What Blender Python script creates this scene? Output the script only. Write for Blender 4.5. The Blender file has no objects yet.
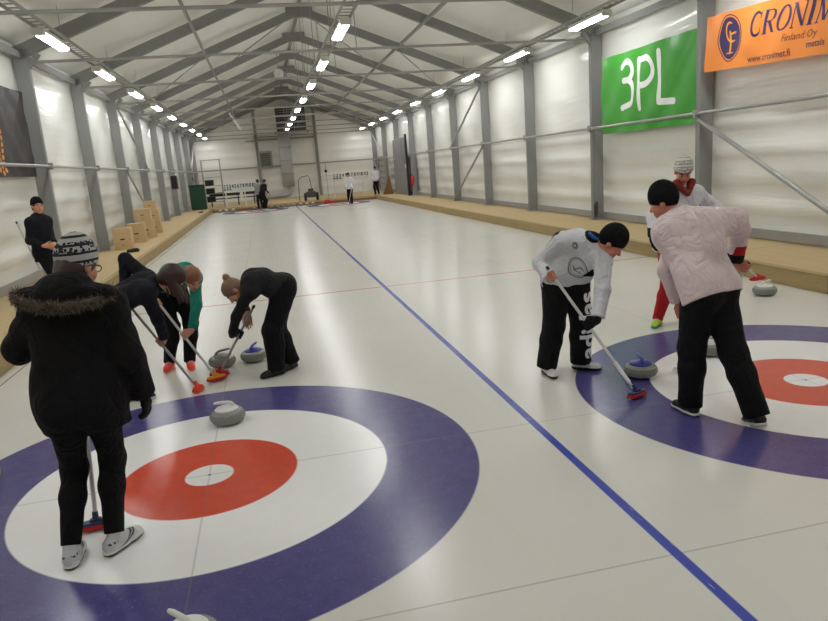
import bpy, bmesh, math, random
import numpy as np
from mathutils import Vector, Matrix
from mathutils.bvhtree import BVHTree
random.seed(7)
C = bpy.context.scene.collection
PI = math.pi

# ---------------------------------------------------------------- materials
def srgb(r, g, b):
    f = lambda c: (c/255/12.92) if c/255 <= .04045 else ((c/255+.055)/1.055)**2.4
    return (f(r), f(g), f(b), 1)

class NT:
    """small helper to write node expressions"""
    def __init__(s, m):
        s.t = m.node_tree; s.n = s.t.nodes; s.l = s.t.links
    def add(s, kind, **kw):
        nd = s.n.new(kind)
        for k, v in kw.items(): setattr(nd, k, v)
        return nd
    def val(s, sock, v):
        if isinstance(v, bpy.types.NodeSocket): s.l.new(v, sock)
        else: sock.default_value = v
    def math(s, op, a, b=None, c=None, clamp=False):
        nd = s.add('ShaderNodeMath', operation=op); nd.use_clamp = clamp
        s.val(nd.inputs[0], a)
        if b is not None: s.val(nd.inputs[1], b)
        if c is not None: s.val(nd.inputs[2], c)
        return nd.outputs[0]
    def vmath(s, op, a, b=None):
        nd = s.add('ShaderNodeVectorMath', operation=op)
        s.val(nd.inputs[0], a)
        if b is not None: s.val(nd.inputs[1], b)
        return nd.outputs['Value'] if op in ('LENGTH', 'DOT_PRODUCT', 'DISTANCE') else nd.outputs[0]
    def mix(s, f, a, b):
        nd = s.add('ShaderNodeMix', data_type='RGBA')
        s.val(nd.inputs[0], f); s.val(nd.inputs[6], a); s.val(nd.inputs[7], b)
        return nd.outputs[2]
    def noise(s, vec, scale, detail=3, rough=.55, dist=0.):
        nd = s.add('ShaderNodeTexNoise'); nd.inputs['Scale'].default_value = scale
        nd.inputs['Detail'].default_value = detail; nd.inputs['Roughness'].default_value = rough
        nd.inputs['Distortion'].default_value = dist
        if vec is not None: s.l.new(vec, nd.inputs['Vector'])
        return nd.outputs[0]
    def coord(s, out='Object'):
        return s.add('ShaderNodeTexCoord').outputs[out]
    def mapping(s, vec, scale=(1, 1, 1), rot=(0, 0, 0), loc=(0, 0, 0)):
        nd = s.add('ShaderNodeMapping'); s.l.new(vec, nd.inputs[0])
        nd.inputs['Scale'].default_value = scale; nd.inputs['Rotation'].default_value = rot
        nd.inputs['Location'].default_value = loc
        return nd.outputs[0]
    def bump(s, hgt, strength, dist=.01):
        nd = s.add('ShaderNodeBump'); nd.inputs['Strength'].default_value = strength
        nd.inputs['Distance'].default_value = dist; s.l.new(hgt, nd.inputs['Height'])
        return nd.outputs[0]
    def step(s, x, edge, w=.004):          # 1 where x < edge, soft over w
        nd = s.add('ShaderNodeMapRange'); s.val(nd.inputs[0], x)
        nd.inputs[1].default_value = edge-w; nd.inputs[2].default_value = edge+w
        nd.inputs[3].default_value = 1; nd.inputs[4].default_value = 0
        return nd.outputs[0]

def new_mat(name):
    m = bpy.data.materials.new(name); m.use_nodes = True
    return m, NT(m), m.node_tree.nodes['Principled BSDF']

def mat(name, col, rough=.6, var=.08, nscale=8., metal=0., bump=0., bscale=120., spec=.5, sheen=0., coat=0., stretch=(1, 1, 1), crease=0.):
    m, t, b = new_mat(name)
    co = t.mapping(t.coord(), stretch)
    n = t.noise(co, nscale, 4)
    lo = tuple(c*(1-var) for c in col[:3])+(1,); hi = tuple(min(1, c*(1+var)) for c in col[:3])+(1,)
    t.l.new(t.mix(n, lo, hi), b.inputs['Base Color'])
    b.inputs['Roughness'].default_value = rough; b.inputs['Metallic'].default_value = metal
    b.inputs['Specular IOR Level'].default_value = spec
    if sheen: b.inputs['Sheen Weight'].default_value = sheen; b.inputs['Sheen Roughness'].default_value = .5
    if coat: b.inputs['Coat Weight'].default_value = coat; b.inputs['Coat Roughness'].default_value = .1
    if bump:
        nb = t.bump(t.noise(co, bscale, 3), bump, .004); t.l.new(nb, b.inputs['Normal'])
        if crease:      # folds: thin ridges from a warped noise
            q = t.noise(t.mapping(co, (1, 1, .75)), 7, 2.5, .5, 1.3)
            q = t.math('ABSOLUTE', t.math('SUBTRACT', q, .5)); q = t.math('POWER', t.math('MULTIPLY', q, 4, clamp=True), .6)
            cb = t.bump(q, crease, .02)
            nd = [x for x in t.n if x.bl_idname == 'ShaderNodeBump']; t.l.new(nd[0].outputs[0], nd[1].inputs['Normal']); t.l.new(cb, b.inputs['Normal'])
    return m

def fabric(name, rgb, rough=.85, var=.10, sheen=.0, bump=.25, bscale=60, crease=.55):
    return mat(name, srgb(*rgb), rough, var, 6, 0, bump, bscale, .25, sheen, crease=crease)

M = {}
M['steel'] = mat('galvanised steel', srgb(160, 160, 157), .5, .10, 3, .0, .05, 40, .4)
M['frame'] = mat('frame aluminium', srgb(140, 141, 140), .5, .08, 2.5, .0, .03, 30, .4)
M['pipe'] = mat('galvanised pipe', srgb(165, 166, 166), .35, .06, 4, .5, 0, 40, .5)
M['darksteel'] = mat('dark steel', srgb(70, 70, 70), .5, .1, 5)
M['black'] = mat('black plastic', srgb(22, 22, 24), .5, .15, 6)
M['white_plastic'] = mat('white plastic', srgb(228, 228, 226), .3, .03, 5)
M['white_paint'] = mat('white paint', srgb(222, 222, 216), .5, .04, 5)
M['green_bin'] = mat('green bin', srgb(22, 66, 44), .45, .1, 5)
M['red'] = mat('red paint', srgb(190, 38, 34), .35, .08, 5)
M['door_grey'] = mat('door grey', srgb(132, 133, 134), .5, .06, 3)
M['pallet'] = mat('pale birch plywood', srgb(206, 178, 136), .6, .12, 3, 0, .05, 30, .3, stretch=(1, 1, 6))
M['brown'] = mat('brown wood', srgb(140, 100, 62), .6, .15, 5)
M['duct'] = mat('duct metal', srgb(190, 192, 194), .35, .05, 3, .1)
M['glass_dark'] = mat('dark grille', srgb(88, 86, 78), .5, .1, 5)
M['ink'] = mat('dark ink', srgb(36, 36, 40), .6, .05, 5)
M['skin'] = mat('skin', srgb(206, 150, 124), .5, .07, 25, 0, .05, 200, .4)
M['skin_ruddy'] = mat('ruddy skin', srgb(196, 128, 104), .5, .08, 25, 0, .05, 200, .4)
M['shaft_white'] = mat('white shaft', srgb(205, 205, 205), .35, .04, 8)
M['shaft_grey'] = mat('grey shaft', srgb(158, 158, 160), .35, .05, 8, .2)
M['shaft_dark'] = mat('dark shaft', srgb(70, 72, 78), .4, .05, 8)
M['red_pad'] = mat('red fabric pad', srgb(190, 34, 34), .8, .12, 40, 0, .3, 200)
M['orange_pad'] = mat('orange red fabric pad', srgb(232, 72, 40), .8, .12, 40, 0, .3, 200)
M['yellow'] = mat('yellow plastic', srgb(236, 168, 24), .4, .05, 8)
M['navy_plastic'] = mat('navy plastic', srgb(42, 46, 92), .4, .08, 8)
M['blue_handle'] = mat('blue plastic', srgb(34, 48, 150), .3, .06, 8)
M['white_handle'] = mat('white handle plastic', srgb(226, 226, 224), .3, .03, 8)
M['grey_handle'] = mat('grey handle plastic', srgb(150, 152, 148), .35, .05, 8)

def lamp_mat():
    m, t, b = new_mat('lamp diffuser')
    b.inputs['Base Color'].default_value = (.9, .9, .9, 1)
    b.inputs['Emission Color'].default_value = (.985, .995, .99, 1)
    b.inputs['Emission Strength'].default_value = LAMP
    return m
LAMP = 22.0
M['lamp'] = lamp_mat()

def granite():
    m, t, b = new_mat('polished grey granite')
    co = t.coord()
    v = t.add('ShaderNodeTexVoronoi'); v.inputs['Scale'].default_value = 130; t.l.new(co, v.inputs['Vector'])
    n = t.noise(co, 60, 4)
    f = t.math('ADD', t.math('MULTIPLY', v.outputs['Distance'], .5), t.math('MULTIPLY', n, .6), clamp=True)
    t.l.new(t.mix(f, srgb(92, 96, 92), srgb(166, 168, 160)), b.inputs['Base Color'])
    b.inputs['Roughness'].default_value = .22
    return m
M['granite'] = granite()
M['band'] = mat('dull granite band', srgb(128, 130, 124), .8, .25, 120)

def wood_deck(name, c1, c2):
    m, t, b = new_mat(name)
    co = t.coord()
    x = t.add('ShaderNodeSeparateXYZ'); t.l.new(co, x.inputs[0])
    n = t.noise(t.mapping(co, (5, .5, 5)), 3, 5, .6)
    n2 = t.noise(co, .8, 3)
    col = t.mix(n, c1, c2)
    col = t.mix(t.math('MULTIPLY', n2, .35), col, srgb(176, 150, 110))
    seam = t.math('MODULO', t.math('ABSOLUTE', x.outputs[1]), 2.44)
    col = t.mix(t.math('MULTIPLY', t.step(seam, .012, .004), .7), col, srgb(84, 66, 42))
    t.l.new(col, b.inputs['Base Color']); b.inputs['Roughness'].default_value = .75
    t.l.new(t.bump(n, .15, .01), b.inputs['Normal'])
    return m
M['deck'] = wood_deck('plywood walkway', srgb(186, 162, 118), srgb(210, 188, 144))
M['kerb'] = wood_deck('timber kerb', srgb(140, 120, 78), srgb(186, 164, 116))

def tarp(name, rgb, rough, tr=0.):
    m, t, b = new_mat(name)
    co = t.coord()
    n = t.noise(t.mapping(co, (1, .6, 1)), 1.2, 4)
    t.l.new(t.mix(n, srgb(*[c-7 for c in rgb]), srgb(*[min(255, c+6) for c in rgb])), b.inputs['Base Color'])
    b.inputs['Roughness'].default_value = rough
    h = t.noise(t.mapping(co, (1, .45, 4.2)), 1.2, 3, .5, .5)
    t.l.new(t.bump(h, .20, .08), b.inputs['Normal'])
    return m
M['tarp'] = tarp('white wall tarpaulin', (238, 238, 233), .2)
M['roof_tarp'] = tarp('white roof tarpaulin', (232, 232, 227), .5)

XD, HOG, SW, FAR = 2.349, 6.41, 4.709, 34.82
def ice():
    m, t, b = new_mat('curling ice')
    co = t.coord()
    sp = t.add('ShaderNodeSeparateXYZ'); t.l.new(co, sp.inputs[0]); x, y = sp.outputs[0], sp.outputs[1]
    def rad(cx, cy):
        return t.math('SQRT', t.math('ADD', t.math('POWER', t.math('SUBTRACT', x, cx), 2), t.math('POWER', t.math('SUBTRACT', y, cy), 2)))
    r = rad(0, 0)
    for cx, cy in ((SW, -.015), (0, FAR), (SW, FAR)): r = t.math('MINIMUM', r, rad(cx, cy))
    big = t.noise(co, .7, 4); fine = t.noise(co, 9, 5, .65)
    scr = t.noise(t.mapping(co, (14, .5, 1)), 2, 5, .7)
    base = t.mix(big, srgb(211, 209, 200), srgb(225, 223, 215))
    base = t.mix(t.math('MULTIPLY', scr, .35), base, srgb(234, 234, 227))
    white = t.mix(fine, srgb(240, 241, 238), srgb(248, 248, 247))
    blue = t.mix(fine, srgb(64, 58, 114), srgb(90, 86, 144))
    blue = t.mix(t.step(t.noise(co, 60, 2), .34, .05), blue, srgb(104, 100, 156))
    red = t.mix(fine, srgb(202, 68, 46), srgb(226, 94, 68))
    def line(c, v, at, w, colr, k):
        return t.mix(t.math('MULTIPLY', t.step(t.math('ABSOLUTE', t.math('SUBTRACT', v, at)), w, .003), k), c, colr)
    c = base
    for hy in (HOG, FAR-HOG): c = line(c, y, hy, .045, srgb(206, 70, 76), .5)
    c = t.mix(t.step(r, 1.83, .006), c, blue)
    c = t.mix(t.step(r, 1.208, .006), c, white)
    c = t.mix(t.step(r, .592, .006), c, red)
    c = t.mix(t.step(r, .16, .005), c, white)
    c = t.mix(t.step(r, .012, .004), c, srgb(70, 70, 72))
    grey = srgb(120, 116, 112)
    for cx in (0, SW): c = line(c, x, cx, .005, grey, .35)
    for cy in (0, -1.815, FAR, FAR+1.83): c = line(c, y, cy, .005, grey, .42)
    c = line(c, x, -2.36, .008, srgb(92, 84, 88), .9)
    # divider, with pale flecks from stretched noise
    dv = t.step(t.math('ABSOLUTE', t.math('SUBTRACT', x, XD)), .03, .004)
    fleck = t.step(t.noise(t.mapping(co, (40, 5, 1)), 1.0, 3), .33, .02)
    dcol = t.mix(fleck, t.mix(fine, srgb(58, 72, 164), srgb(84, 98, 188)), srgb(150, 160, 200))
    c = t.mix(dv, c, dcol)
    t.l.new(c, b.inputs['Base Color'])
    b.inputs['IOR'].default_value = 1.4
    peb = t.noise(co, 55, 2, .5)
    t.l.new(t.math('ADD', t.math('MULTIPLY', scr, .12), .17), b.inputs['Roughness'])
    b.inputs['Specular IOR Level'].default_value = .5
    t.l.new(t.bump(t.math('ADD', t.math('MULTIPLY', peb, .5), t.math('MULTIPLY', big, 1.2)), .12, .006), b.inputs['Normal'])
    return m
M['ice'] = ice()

# ---------------------------------------------------------------- mesh building
class MB:
    def __init__(s): s.v = []; s.f = []; s.mi = []; s.sm = []
    def _add(s, vs, fs, mi=0, smooth=False):
        o = len(s.v); s.v += [tuple(map(float, p)) for p in vs]
        for f in fs: s.f.append(tuple(i+o for i in f)); s.mi.append(mi); s.sm.append(smooth)
        return s
    def box(s, a, b, mi=0, bev=0.):
        (x0, y0, z0), (x1, y1, z1) = a, b
        if bev:
            e = min(bev, abs(x1-x0)*.45, abs(y1-y0)*.45, abs(z1-z0)*.45)
            vs = []
            for sx in (0, 1):
                for sy in (0, 1):
                    for sz in (0, 1):
                        X, Y, Z = (x0, x1)[sx], (y0, y1)[sy], (z0, z1)[sz]
                        dx, dy, dz = (e, -e)[sx], (e, -e)[sy], (e, -e)[sz]
                        vs += [(X, Y+dy, Z+dz), (X+dx, Y, Z+dz), (X+dx, Y+dy, Z)]
            I = lambda sx, sy, sz, k: (sx*4+sy*2+sz)*3+k
            fs = []
            for q in (0, 1):
                fs.append([I(q, 0, 0, 0), I(q, 0, 1, 0), I(q, 1, 1, 0), I(q, 1, 0, 0)][::(1, -1)[q]])
                fs.append([I(0, q, 0, 1), I(1, q, 0, 1), I(1, q, 1, 1), I(0, q, 1, 1)][::(1, -1)[q]])
                fs.append([I(0, 0, q, 2), I(0, 1, q, 2), I(1, 1, q, 2), I(1, 0, q, 2)][::(1, -1)[q]])
            for a_ in (0, 1):
                for b_ in (0, 1):
                    fs.append([I(a_, b_, 0, 0), I(a_, b_, 0, 1), I(a_, b_, 1, 1), I(a_, b_, 1, 0)])
                    fs.append([I(a_, 0, b_, 0), I(a_, 0, b_, 2), I(a_, 1, b_, 2), I(a_, 1, b_, 0)])
                    fs.append([I(0, a_, b_, 1), I(0, a_, b_, 2), I(1, a_, b_, 2), I(1, a_, b_, 1)])
                    for c_ in (0, 1): fs.append([I(a_, b_, c_, 0), I(a_, b_, c_, 1), I(a_, b_, c_, 2)])
            return s._add(vs, fs, mi)
        vs = [(x, y, z) for x in (x0, x1) for y in (y0, y1) for z in (z0, z1)]
        return s._add(vs, [(0, 1, 3, 2), (4, 6, 7, 5), (0, 4, 5, 1), (2, 3, 7, 6), (0, 2, 6, 4), (1, 5, 7, 3)], mi)
    def bar(s, a, b, w, h, up=(0, 0, 1), mi=0):
        a, b = Vector(a), Vector(b); d = (b-a).normalized(); u = Vector(up)
        r = d.cross(u).normalized(); u = r.cross(d).normalized()
        vs = [p+r*sx*w/2+u*sz*h/2 for p in (a, b) for sx in (-1, 1) for sz in (-1, 1)]
        return s._add(vs, [(0, 1, 3, 2), (4, 6, 7, 5), (0, 4, 5, 1), (2, 3, 7, 6), (0, 2, 6, 4), (1, 5, 7, 3)], mi)
    def tube(s, pts, r, n=10, mi=0, closed=False):
        pts = [Vector(p) for p in pts]; rs = r if isinstance(r, (list, tuple)) else [r]*len(pts)
        N = len(pts); vs = []; prev = None
        for i, p in enumerate(pts):
            if closed: d = pts[(i+1) % N]-pts[i-1]
            else: d = pts[min(i+1, N-1)]-pts[max(i-1, 0)]
            d.normalize()
            if prev is None:
                a = Vector((0, 0, 1)) if abs(d.z) < .9 else Vector((1, 0, 0)); prev = d.cross(a).normalized()
            else: prev = (prev-d*prev.dot(d)).normalized()
            q = d.cross(prev)
            for k in range(n):
                t = 2*PI*k/n; vs.append(p+(prev*math.cos(t)+q*math.sin(t))*rs[i])
        fs = []
        for i in range(N if closed else N-1):
            j = (i+1) % N
            for k in range(n): fs.append((i*n+k, i*n+(k+1) % n, j*n+(k+1) % n, j*n+k))
        s._add(vs, fs, mi, True)
        if not closed:
            s._add(vs[:n], [tuple(range(n))[::-1]], mi); s._add(vs[-n:], [tuple(range(n))], mi)
        return s
    def lathe(s, prof, n=32, c=(0, 0, 0), mi=0):
        vs = []; fs = []
        for r, z in prof:
            for k in range(n):
                t = 2*PI*k/n; vs.append((c[0]+r*math.cos(t), c[1]+r*math.sin(t), c[2]+z))
        for i in range(len(prof)-1):
            for k in range(n): fs.append((i*n+k, i*n+(k+1) % n, (i+1)*n+(k+1) % n, (i+1)*n+k))
        fs2 = []
        if prof[0][0] > 1e-4: fs2.append(tuple(range(n))[::-1])
        if prof[-1][0] > 1e-4: fs2.append(tuple(range((len(prof)-1)*n, len(prof)*n)))
        o = len(s.v); s._add(vs, fs, mi, True)
        for f in fs2: s.f.append(tuple(i+o for i in f)); s.mi.append(mi); s.sm.append(False)
        return s
    def build(s, name, mats, parent=None):
        if not isinstance(mats, (list, tuple)): mats = [mats]
        me = bpy.data.meshes.new(name)
        me.from_pydata(s.v, [], s.f)
        for m in mats: me.materials.append(m)
        me.polygons.foreach_set('material_index', s.mi); me.polygons.foreach_set('use_smooth', s.sm)
        bm = bmesh.new(); bm.from_mesh(me); bmesh.ops.recalc_face_normals(bm, faces=bm.faces); bm.to_mesh(me); bm.free()
        me.update()
        o = bpy.data.objects.new(name, me); C.objects.link(o)
        if parent is not None: o.parent = parent
        return o

def thing(name, label, cat, loc=(0, 0, 0), rot=(0, 0, 0), group=None, kind=None):
    o = bpy.data.objects.new(name, None); C.objects.link(o); o.empty_display_size = .1
    o.location = loc; o.rotation_euler = rot
    return tag(o, label, cat, group, kind)
def tag(o, label, cat, group=None, kind=None):
    o['label'] = label; o['category'] = cat
    if group: o['group'] = group
    if kind: o['kind'] = kind
    return o
def struct(o, label=None, cat=None):
    o['kind'] = 'structure'
    if label: o['label'] = label
    if cat: o['category'] = cat
    return o
def dup(root, label, loc=None, rot=None, group=None):
    r = root.copy(); C.objects.link(r)
    if loc is not None: r.location = loc
    if rot is not None: r.rotation_euler = rot
    r['label'] = label
    if group: r['group'] = group
    for ch in list(root.children):
        c = ch.copy(); C.objects.link(c); c.parent = r
        for g in list(ch.children):
            d = g.copy(); C.objects.link(d); d.parent = c
    return r
def ordw(i):
    return ['first', 'second', 'third', 'fourth', 'fifth', 'sixth', 'seventh', 'eighth', 'ninth', 'tenth', 'eleventh', 'twelfth', 'thirteenth', 'fourteenth'][i]
# ---------------------------------------------------------------- the hall
BAY = 4.258; Y0 = 11.38; XL, XR = -3.93, 8.80; XM = 2.435
YN, YF = Y0-5*BAY, Y0+8*BAY            # near and far end walls
WZ = .22                               # walkway height
WL, WR = XL-.16, XR+.16                # inner skin of the side walls
EAVE, SLOPE = 4.62, .39

struct(MB().box((-2.62, -3.95, -.06), (7.37, 36.9, 0)).build('floor', M['ice']))
ww = MB().box((WL-.1, YN, -.06), (-2.56, 36.85, WZ)).build('walkway_left', [M['deck']]); struct(ww)
ww = MB().box((7.3, YN, -.06), (WR+.1, 36.85, WZ)).build('walkway_right', [M['deck']]); struct(ww)
struct(MB().box((-2.56, -3.9, -.05), (-2.5, 36.8, WZ-.012), 0, .008).box((-2.6, -3.9, WZ-.012), (-2.48, 36.8, WZ+.012), 0, .006).build('trim_1', M['kerb']))
struct(MB().box((7.24, -3.9, -.05), (7.3, 36.8, WZ-.012), 0, .008).box((7.22, -3.9, WZ-.012), (7.34, 36.8, WZ+.012), 0, .006).build('trim_2', M['kerb']))
struct(MB().box((WL-.1, 36.85, -.06), (WR+.1, YF+.1, WZ)).build('walkway_far', M['deck']))
struct(MB().box((-2.56, YN, -.06), (7.3, -3.9, WZ)).build('walkway_near', M['deck']))
struct(MB().box((-2.5, 36.68, -.03), (7.24, 36.8, .13), 0, .01).build('trim_3', M['brown']))

def wall_disp(u, z):
    # horizontal pillow folds of the tarpaulin between its lacing lines, plus slow waves
    d = 0
    f = .085 if z < 2.45 else .03
    ph = (z-.25)/.5 if z < 2.45 else (z-2.45)/.95
    d += f*abs(math.sin(PI*ph))**.55
    bay = ((u-Y0) % BAY)/BAY
    d += .05*math.sin(PI*bay)
    d += .012*math.sin(u*1.7+z*2.3)+.010*math.sin(u*3.1-z*4.1+1.3)
    return d
def side_wall(name, X, s):
    m = MB(); ny = int((YF-YN)/.30); zs = [-.05+i*.085 for i in range(60)]
    zs = [z for z in zs if z < 5.0]
    vs = []; fs = []
    for i in range(ny+1):
        y = YN+(YF-YN)*i/ny
        for z in zs: vs.append((X+s*wall_disp(y, z), y, z))
    nz = len(zs)
    for i in range(ny):
        for j in range(nz-1): fs.append((i*nz+j, (i+1)*nz+j, (i+1)*nz+j+1, i*nz+j+1))
    m._add(vs, fs, 0, True)
    return struct(m.build(name, M['tarp']))
side_wall('wall_left', WL, -1); side_wall('wall_right', WR, 1)
def end_wall(name, Y, s):
    m = MB(); nx = 44; zs = [-.05+i*.1 for i in range(78)]
    vs = []; fs = []; nz = len(zs)
    for i in range(nx+1):
        x = WL-.05+(WR-WL+.1)*i/nx
        top = EAVE+.3+SLOPE*(XM-WL-abs(x-XM))+.02
        for z in zs:
            zz = min(z, top); vs.append((x, Y+s*(.04*abs(math.sin(PI*(zz-.25)/.62))**.7+.015*math.sin(x*2.1+zz)), zz))
    for i in range(nx):
        for j in range(nz-1): fs.append((i*nz+j, (i+1)*nz+j, (i+1)*nz+j+1, i*nz+j+1))
    m._add(vs, fs, 0, True)
    return struct(m.build(name, M['tarp']))
end_wall('wall_far', YF+.12, 1); end_wall('wall_near', YN-.12, -1)
m = MB(); nx = 24; ny = int((YF-YN)/.53)
for s in (-1, 1):
    vs = []; fs = []
    for i in range(nx+1):
        t = i/nx; x = XM+s*(XM-WL+.12)*t; z = EAVE+.34+SLOPE*(XM-WL)*(1-t)
        for j in range(ny+1):
            y = YN-.2+(YF-YN+.4)*j/ny
            bay = ((y-Y0) % BAY)/BAY
            vs.append((x, y, z+.06*math.sin(PI*bay)*math.sin(PI*min(1, t*1.02))+.012*math.sin(x*3+y*1.3)))
    for i in range(nx):
        for j in range(ny): fs.append((i*(ny+1)+j, (i+1)*(ny+1)+j, (i+1)*(ny+1)+j+1, i*(ny+1)+j+1))
    m._add(vs, fs, 0, True)
struct(m.build('ceiling', M['roof_tarp']))

# portal frames -------------------------------------------------------------
CD, CW = .28, .13                       # column depth and width
def frame_label(k):
    if k < -1: return 'grey steel portal frame over the camera, %s one out of the photo' % ('nearer' if k == -2 else 'farther back')
    return 'grey steel portal frame across the hall, %s one in view from the camera' % ordw(k+1)
fr = thing('portal_frame', frame_label(-3), 'frame', (0, Y0-3*BAY, 0), group='portal frames carrying the roof', kind='structure')
for s, X in ((-1, XL), (1, XR)):
    xi = X-s*CD/2
    m = MB().box((X-CD/2, -CW/2, WZ), (X+CD/2, CW/2, EAVE+.2), 0, .012)
    for e in (-1, 1): m.box((X-CD/2-.004, e*CW/2-.012*(e > 0)+0, WZ), (X-CD/2+.02, e*CW/2+.012*(e < 0), EAVE))
    m.build('column', M['frame'], fr)
    MB().box((X-CD/2-.05, -CW/2-.06, WZ), (X+CD/2+.02, CW/2+.06, WZ+.025)).build('base_plate', M['steel'], fr)
    d = Vector((-s, 0, SLOPE)).normalized()
    a = Vector((X+s*.1, 0, EAVE+.10+SLOPE*-.0)); b = Vector((XM, 0, a.z+SLOPE*abs(XM-a.x)))
    MB().bar(a, b, CW, .26).build('rafter', M['frame'], fr)
    MB().bar((xi+s*.02, 0, EAVE-.14), (xi-s*.20, 0, EAVE+.10), CW*.8, .08, (0, 1, 0)).build('knee_brace', M['frame'], fr)
m = MB(); zt = 4.56
m.tube([(XL+.1, 0, zt), (XR-.1, 0, zt)], .03, 8).build('tie_rod', M['steel'], fr)
apz = EAVE+.10+SLOPE*(XM-XL+.1)
MB().box((XM-.45, -CW/2-.012, apz-.22), (XM+.45, CW/2+.012, apz+.12), 0, .02).build('ridge_plate', M['frame'], fr)
for x in (XM-.02, XM+.55): MB().tube([(x, 0, zt), (x, 0, apz-.1-SLOPE*abs(x-XM))], .012, 6).build('hanger_rod', M['steel'], fr)
for k in range(-2, 9): dup(fr, frame_label(k), (0, Y0+k*BAY, 0))

# purlins, rails, braces ----------------------------------------------------
def long_bar(name, label, cat, a, b, w, h, mt='frame'):
    return tag(MB().bar(a, b, w, h).build(name, M[mt]), label, cat, kind='structure')
def roofz(x): return EAVE+.27+SLOPE*(XM-XL+.1-abs(x-XM))
ya, yb = YN+.02, YF-.02
long_bar('roof_purlin', 'long grey purlin under the left roof slope', 'purlin', (-.75, ya, roofz(-.75)-.28), (-.75, yb, roofz(-.75)-.28), .06, .09)
long_bar('roof_purlin', 'long grey purlin under the right roof slope', 'purlin', (5.62, ya, roofz(5.62)-.28), (5.62, yb, roofz(5.62)-.28), .06, .09)
long_bar('ridge_beam', 'grey ridge beam running the length of the roof peak', 'beam', (XM, ya, apz+.16), (XM, yb, apz+.16), .10, .10)
long_bar('eave_beam', 'grey eave beam along the top of the left wall', 'beam', (XL-.02, ya, EAVE+.08), (XL-.02, yb, EAVE+.08), .08, .14)
long_bar('eave_beam', 'grey eave beam along the top of the right wall', 'beam', (XR+.02, ya, EAVE+.08), (XR+.02, yb, EAVE+.08), .08, .14)
for X, sd in ((XL+CD/2+.035, 'left'), (XR-CD/2-.035, 'right')):
    o = MB().tube([(X, ya, 2.47), (X, yb, 2.47)], .032, 10).build('wall_rail', M['pipe'])
    tag(o, 'galvanised pipe rail running along the %s wall at head height' % sd, 'rail', kind='structure')
    for k in range(-2, 8):
        y = Y0+k*BAY
        MB().tube([(X, y-.07, 2.47), (X, y+.07, 2.47)], .045, 10).box((X-.06, y-.03, 2.40), (X+.06, y+.03, 2.54)).build('rail_clamp', M['steel'], o)
def brace(label, a, b, r=.04):
    return tag(MB().tube([a, b], r, 10).build('diagonal_brace', M['pipe']), label, 'brace', kind='structure')
kY = lambda k: Y0+k*BAY
xr, xl = XR-.16, XL+.16
brace('thick pipe brace slanting down the right wall below the orange banner', (xr, kY(-1)-.06, 2.36), (xr, kY(-2)+.1, .32))
brace('diagonal brace high on the right wall above its rail, beyond the green banner', (xr, kY(2)+.06, 4.45), (xr, kY(3)-.08, 2.6))
brace('diagonal brace low on the right wall under its rail, beyond the green banner', (xr, kY(2)+.06, 2.36), (xr, kY(3)-.08, .35))
brace('diagonal brace high on the left wall above its rail', (xl, kY(2)+.06, 4.45), (xl, kY(3)-.08, 2.6))
brace('diagonal brace low on the left wall above the wooden boxes', (xl, kY(2)+.06, 2.36), (xl, kY(3)-.08, .35))
for x, sd in ((xr, 'right'), (xl, 'left')):
    brace('diagonal brace high on the %s wall next to the far end wall' % sd, (x, kY(8)-.1, 4.4), (x, kY(7)+.08, 2.6))
    brace('diagonal brace low on the %s wall next to the far end wall' % sd, (x, kY(8)-.1, 2.36), (x, kY(7)+.08, .35))
def rbrace(label, x0, k0, x1, k1):
    tag(MB().tube([(x0, kY(k0), roofz(x0)-.22), (x1, kY(k1), roofz(x1)-.22)], .022, 8).build('roof_brace', M['steel']), label, 'brace', kind='structure')
rbrace('thin roof brace crossing the left slope between two rafters, falling away from the camera', -.75, 2, -3.6, 3)
rbrace('thin roof brace crossing the left slope between two rafters, rising away from the camera', -.75, 3, 2.2, 2)
rbrace('thin roof brace crossing the right slope between two rafters, falling away from the camera', 5.62, 2, 8.5, 3)
rbrace('thin roof brace crossing the right slope between two rafters, rising away from the camera', 5.62, 3, 2.7, 2)
# far gable: two posts and a rail
for x, lb in ((.45, 'grey gable post on the far wall left of the silver duct'), (4.62, 'grey gable post on the far wall right of the silver duct')):
    o = MB().box((x-.1, YF-.02, WZ), (x+.1, YF+.08, EAVE+.15+SLOPE*(XM-XL-abs(x-XM))), 0, .01).build('gable_post', M['frame'])
    tag(o, lb, 'post', kind='structure')
o = MB().bar((XL+.15, YF-.06, 2.5), (XR-.15, YF-.06, 2.5), .06, .10).build('gable_rail', M['steel'])
tag(o, 'grey rail across the far end wall', 'rail', kind='structure')
o = MB().bar((.5, YF-.05, 4.35), (4.6, YF-.05, 4.35), .06, .12).build('gable_beam', M['steel'])
tag(o, 'dark beam across the far gable under the heater unit', 'beam', kind='structure')
for X, sd in ((WL+.03, 'left'), (WR-.03, 'right')):
    o = MB().bar((X, ya, WZ+.10), (X, yb, WZ+.10), .05, .16).build('baseboard_'+sd, M['steel']); struct(o)

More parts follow.
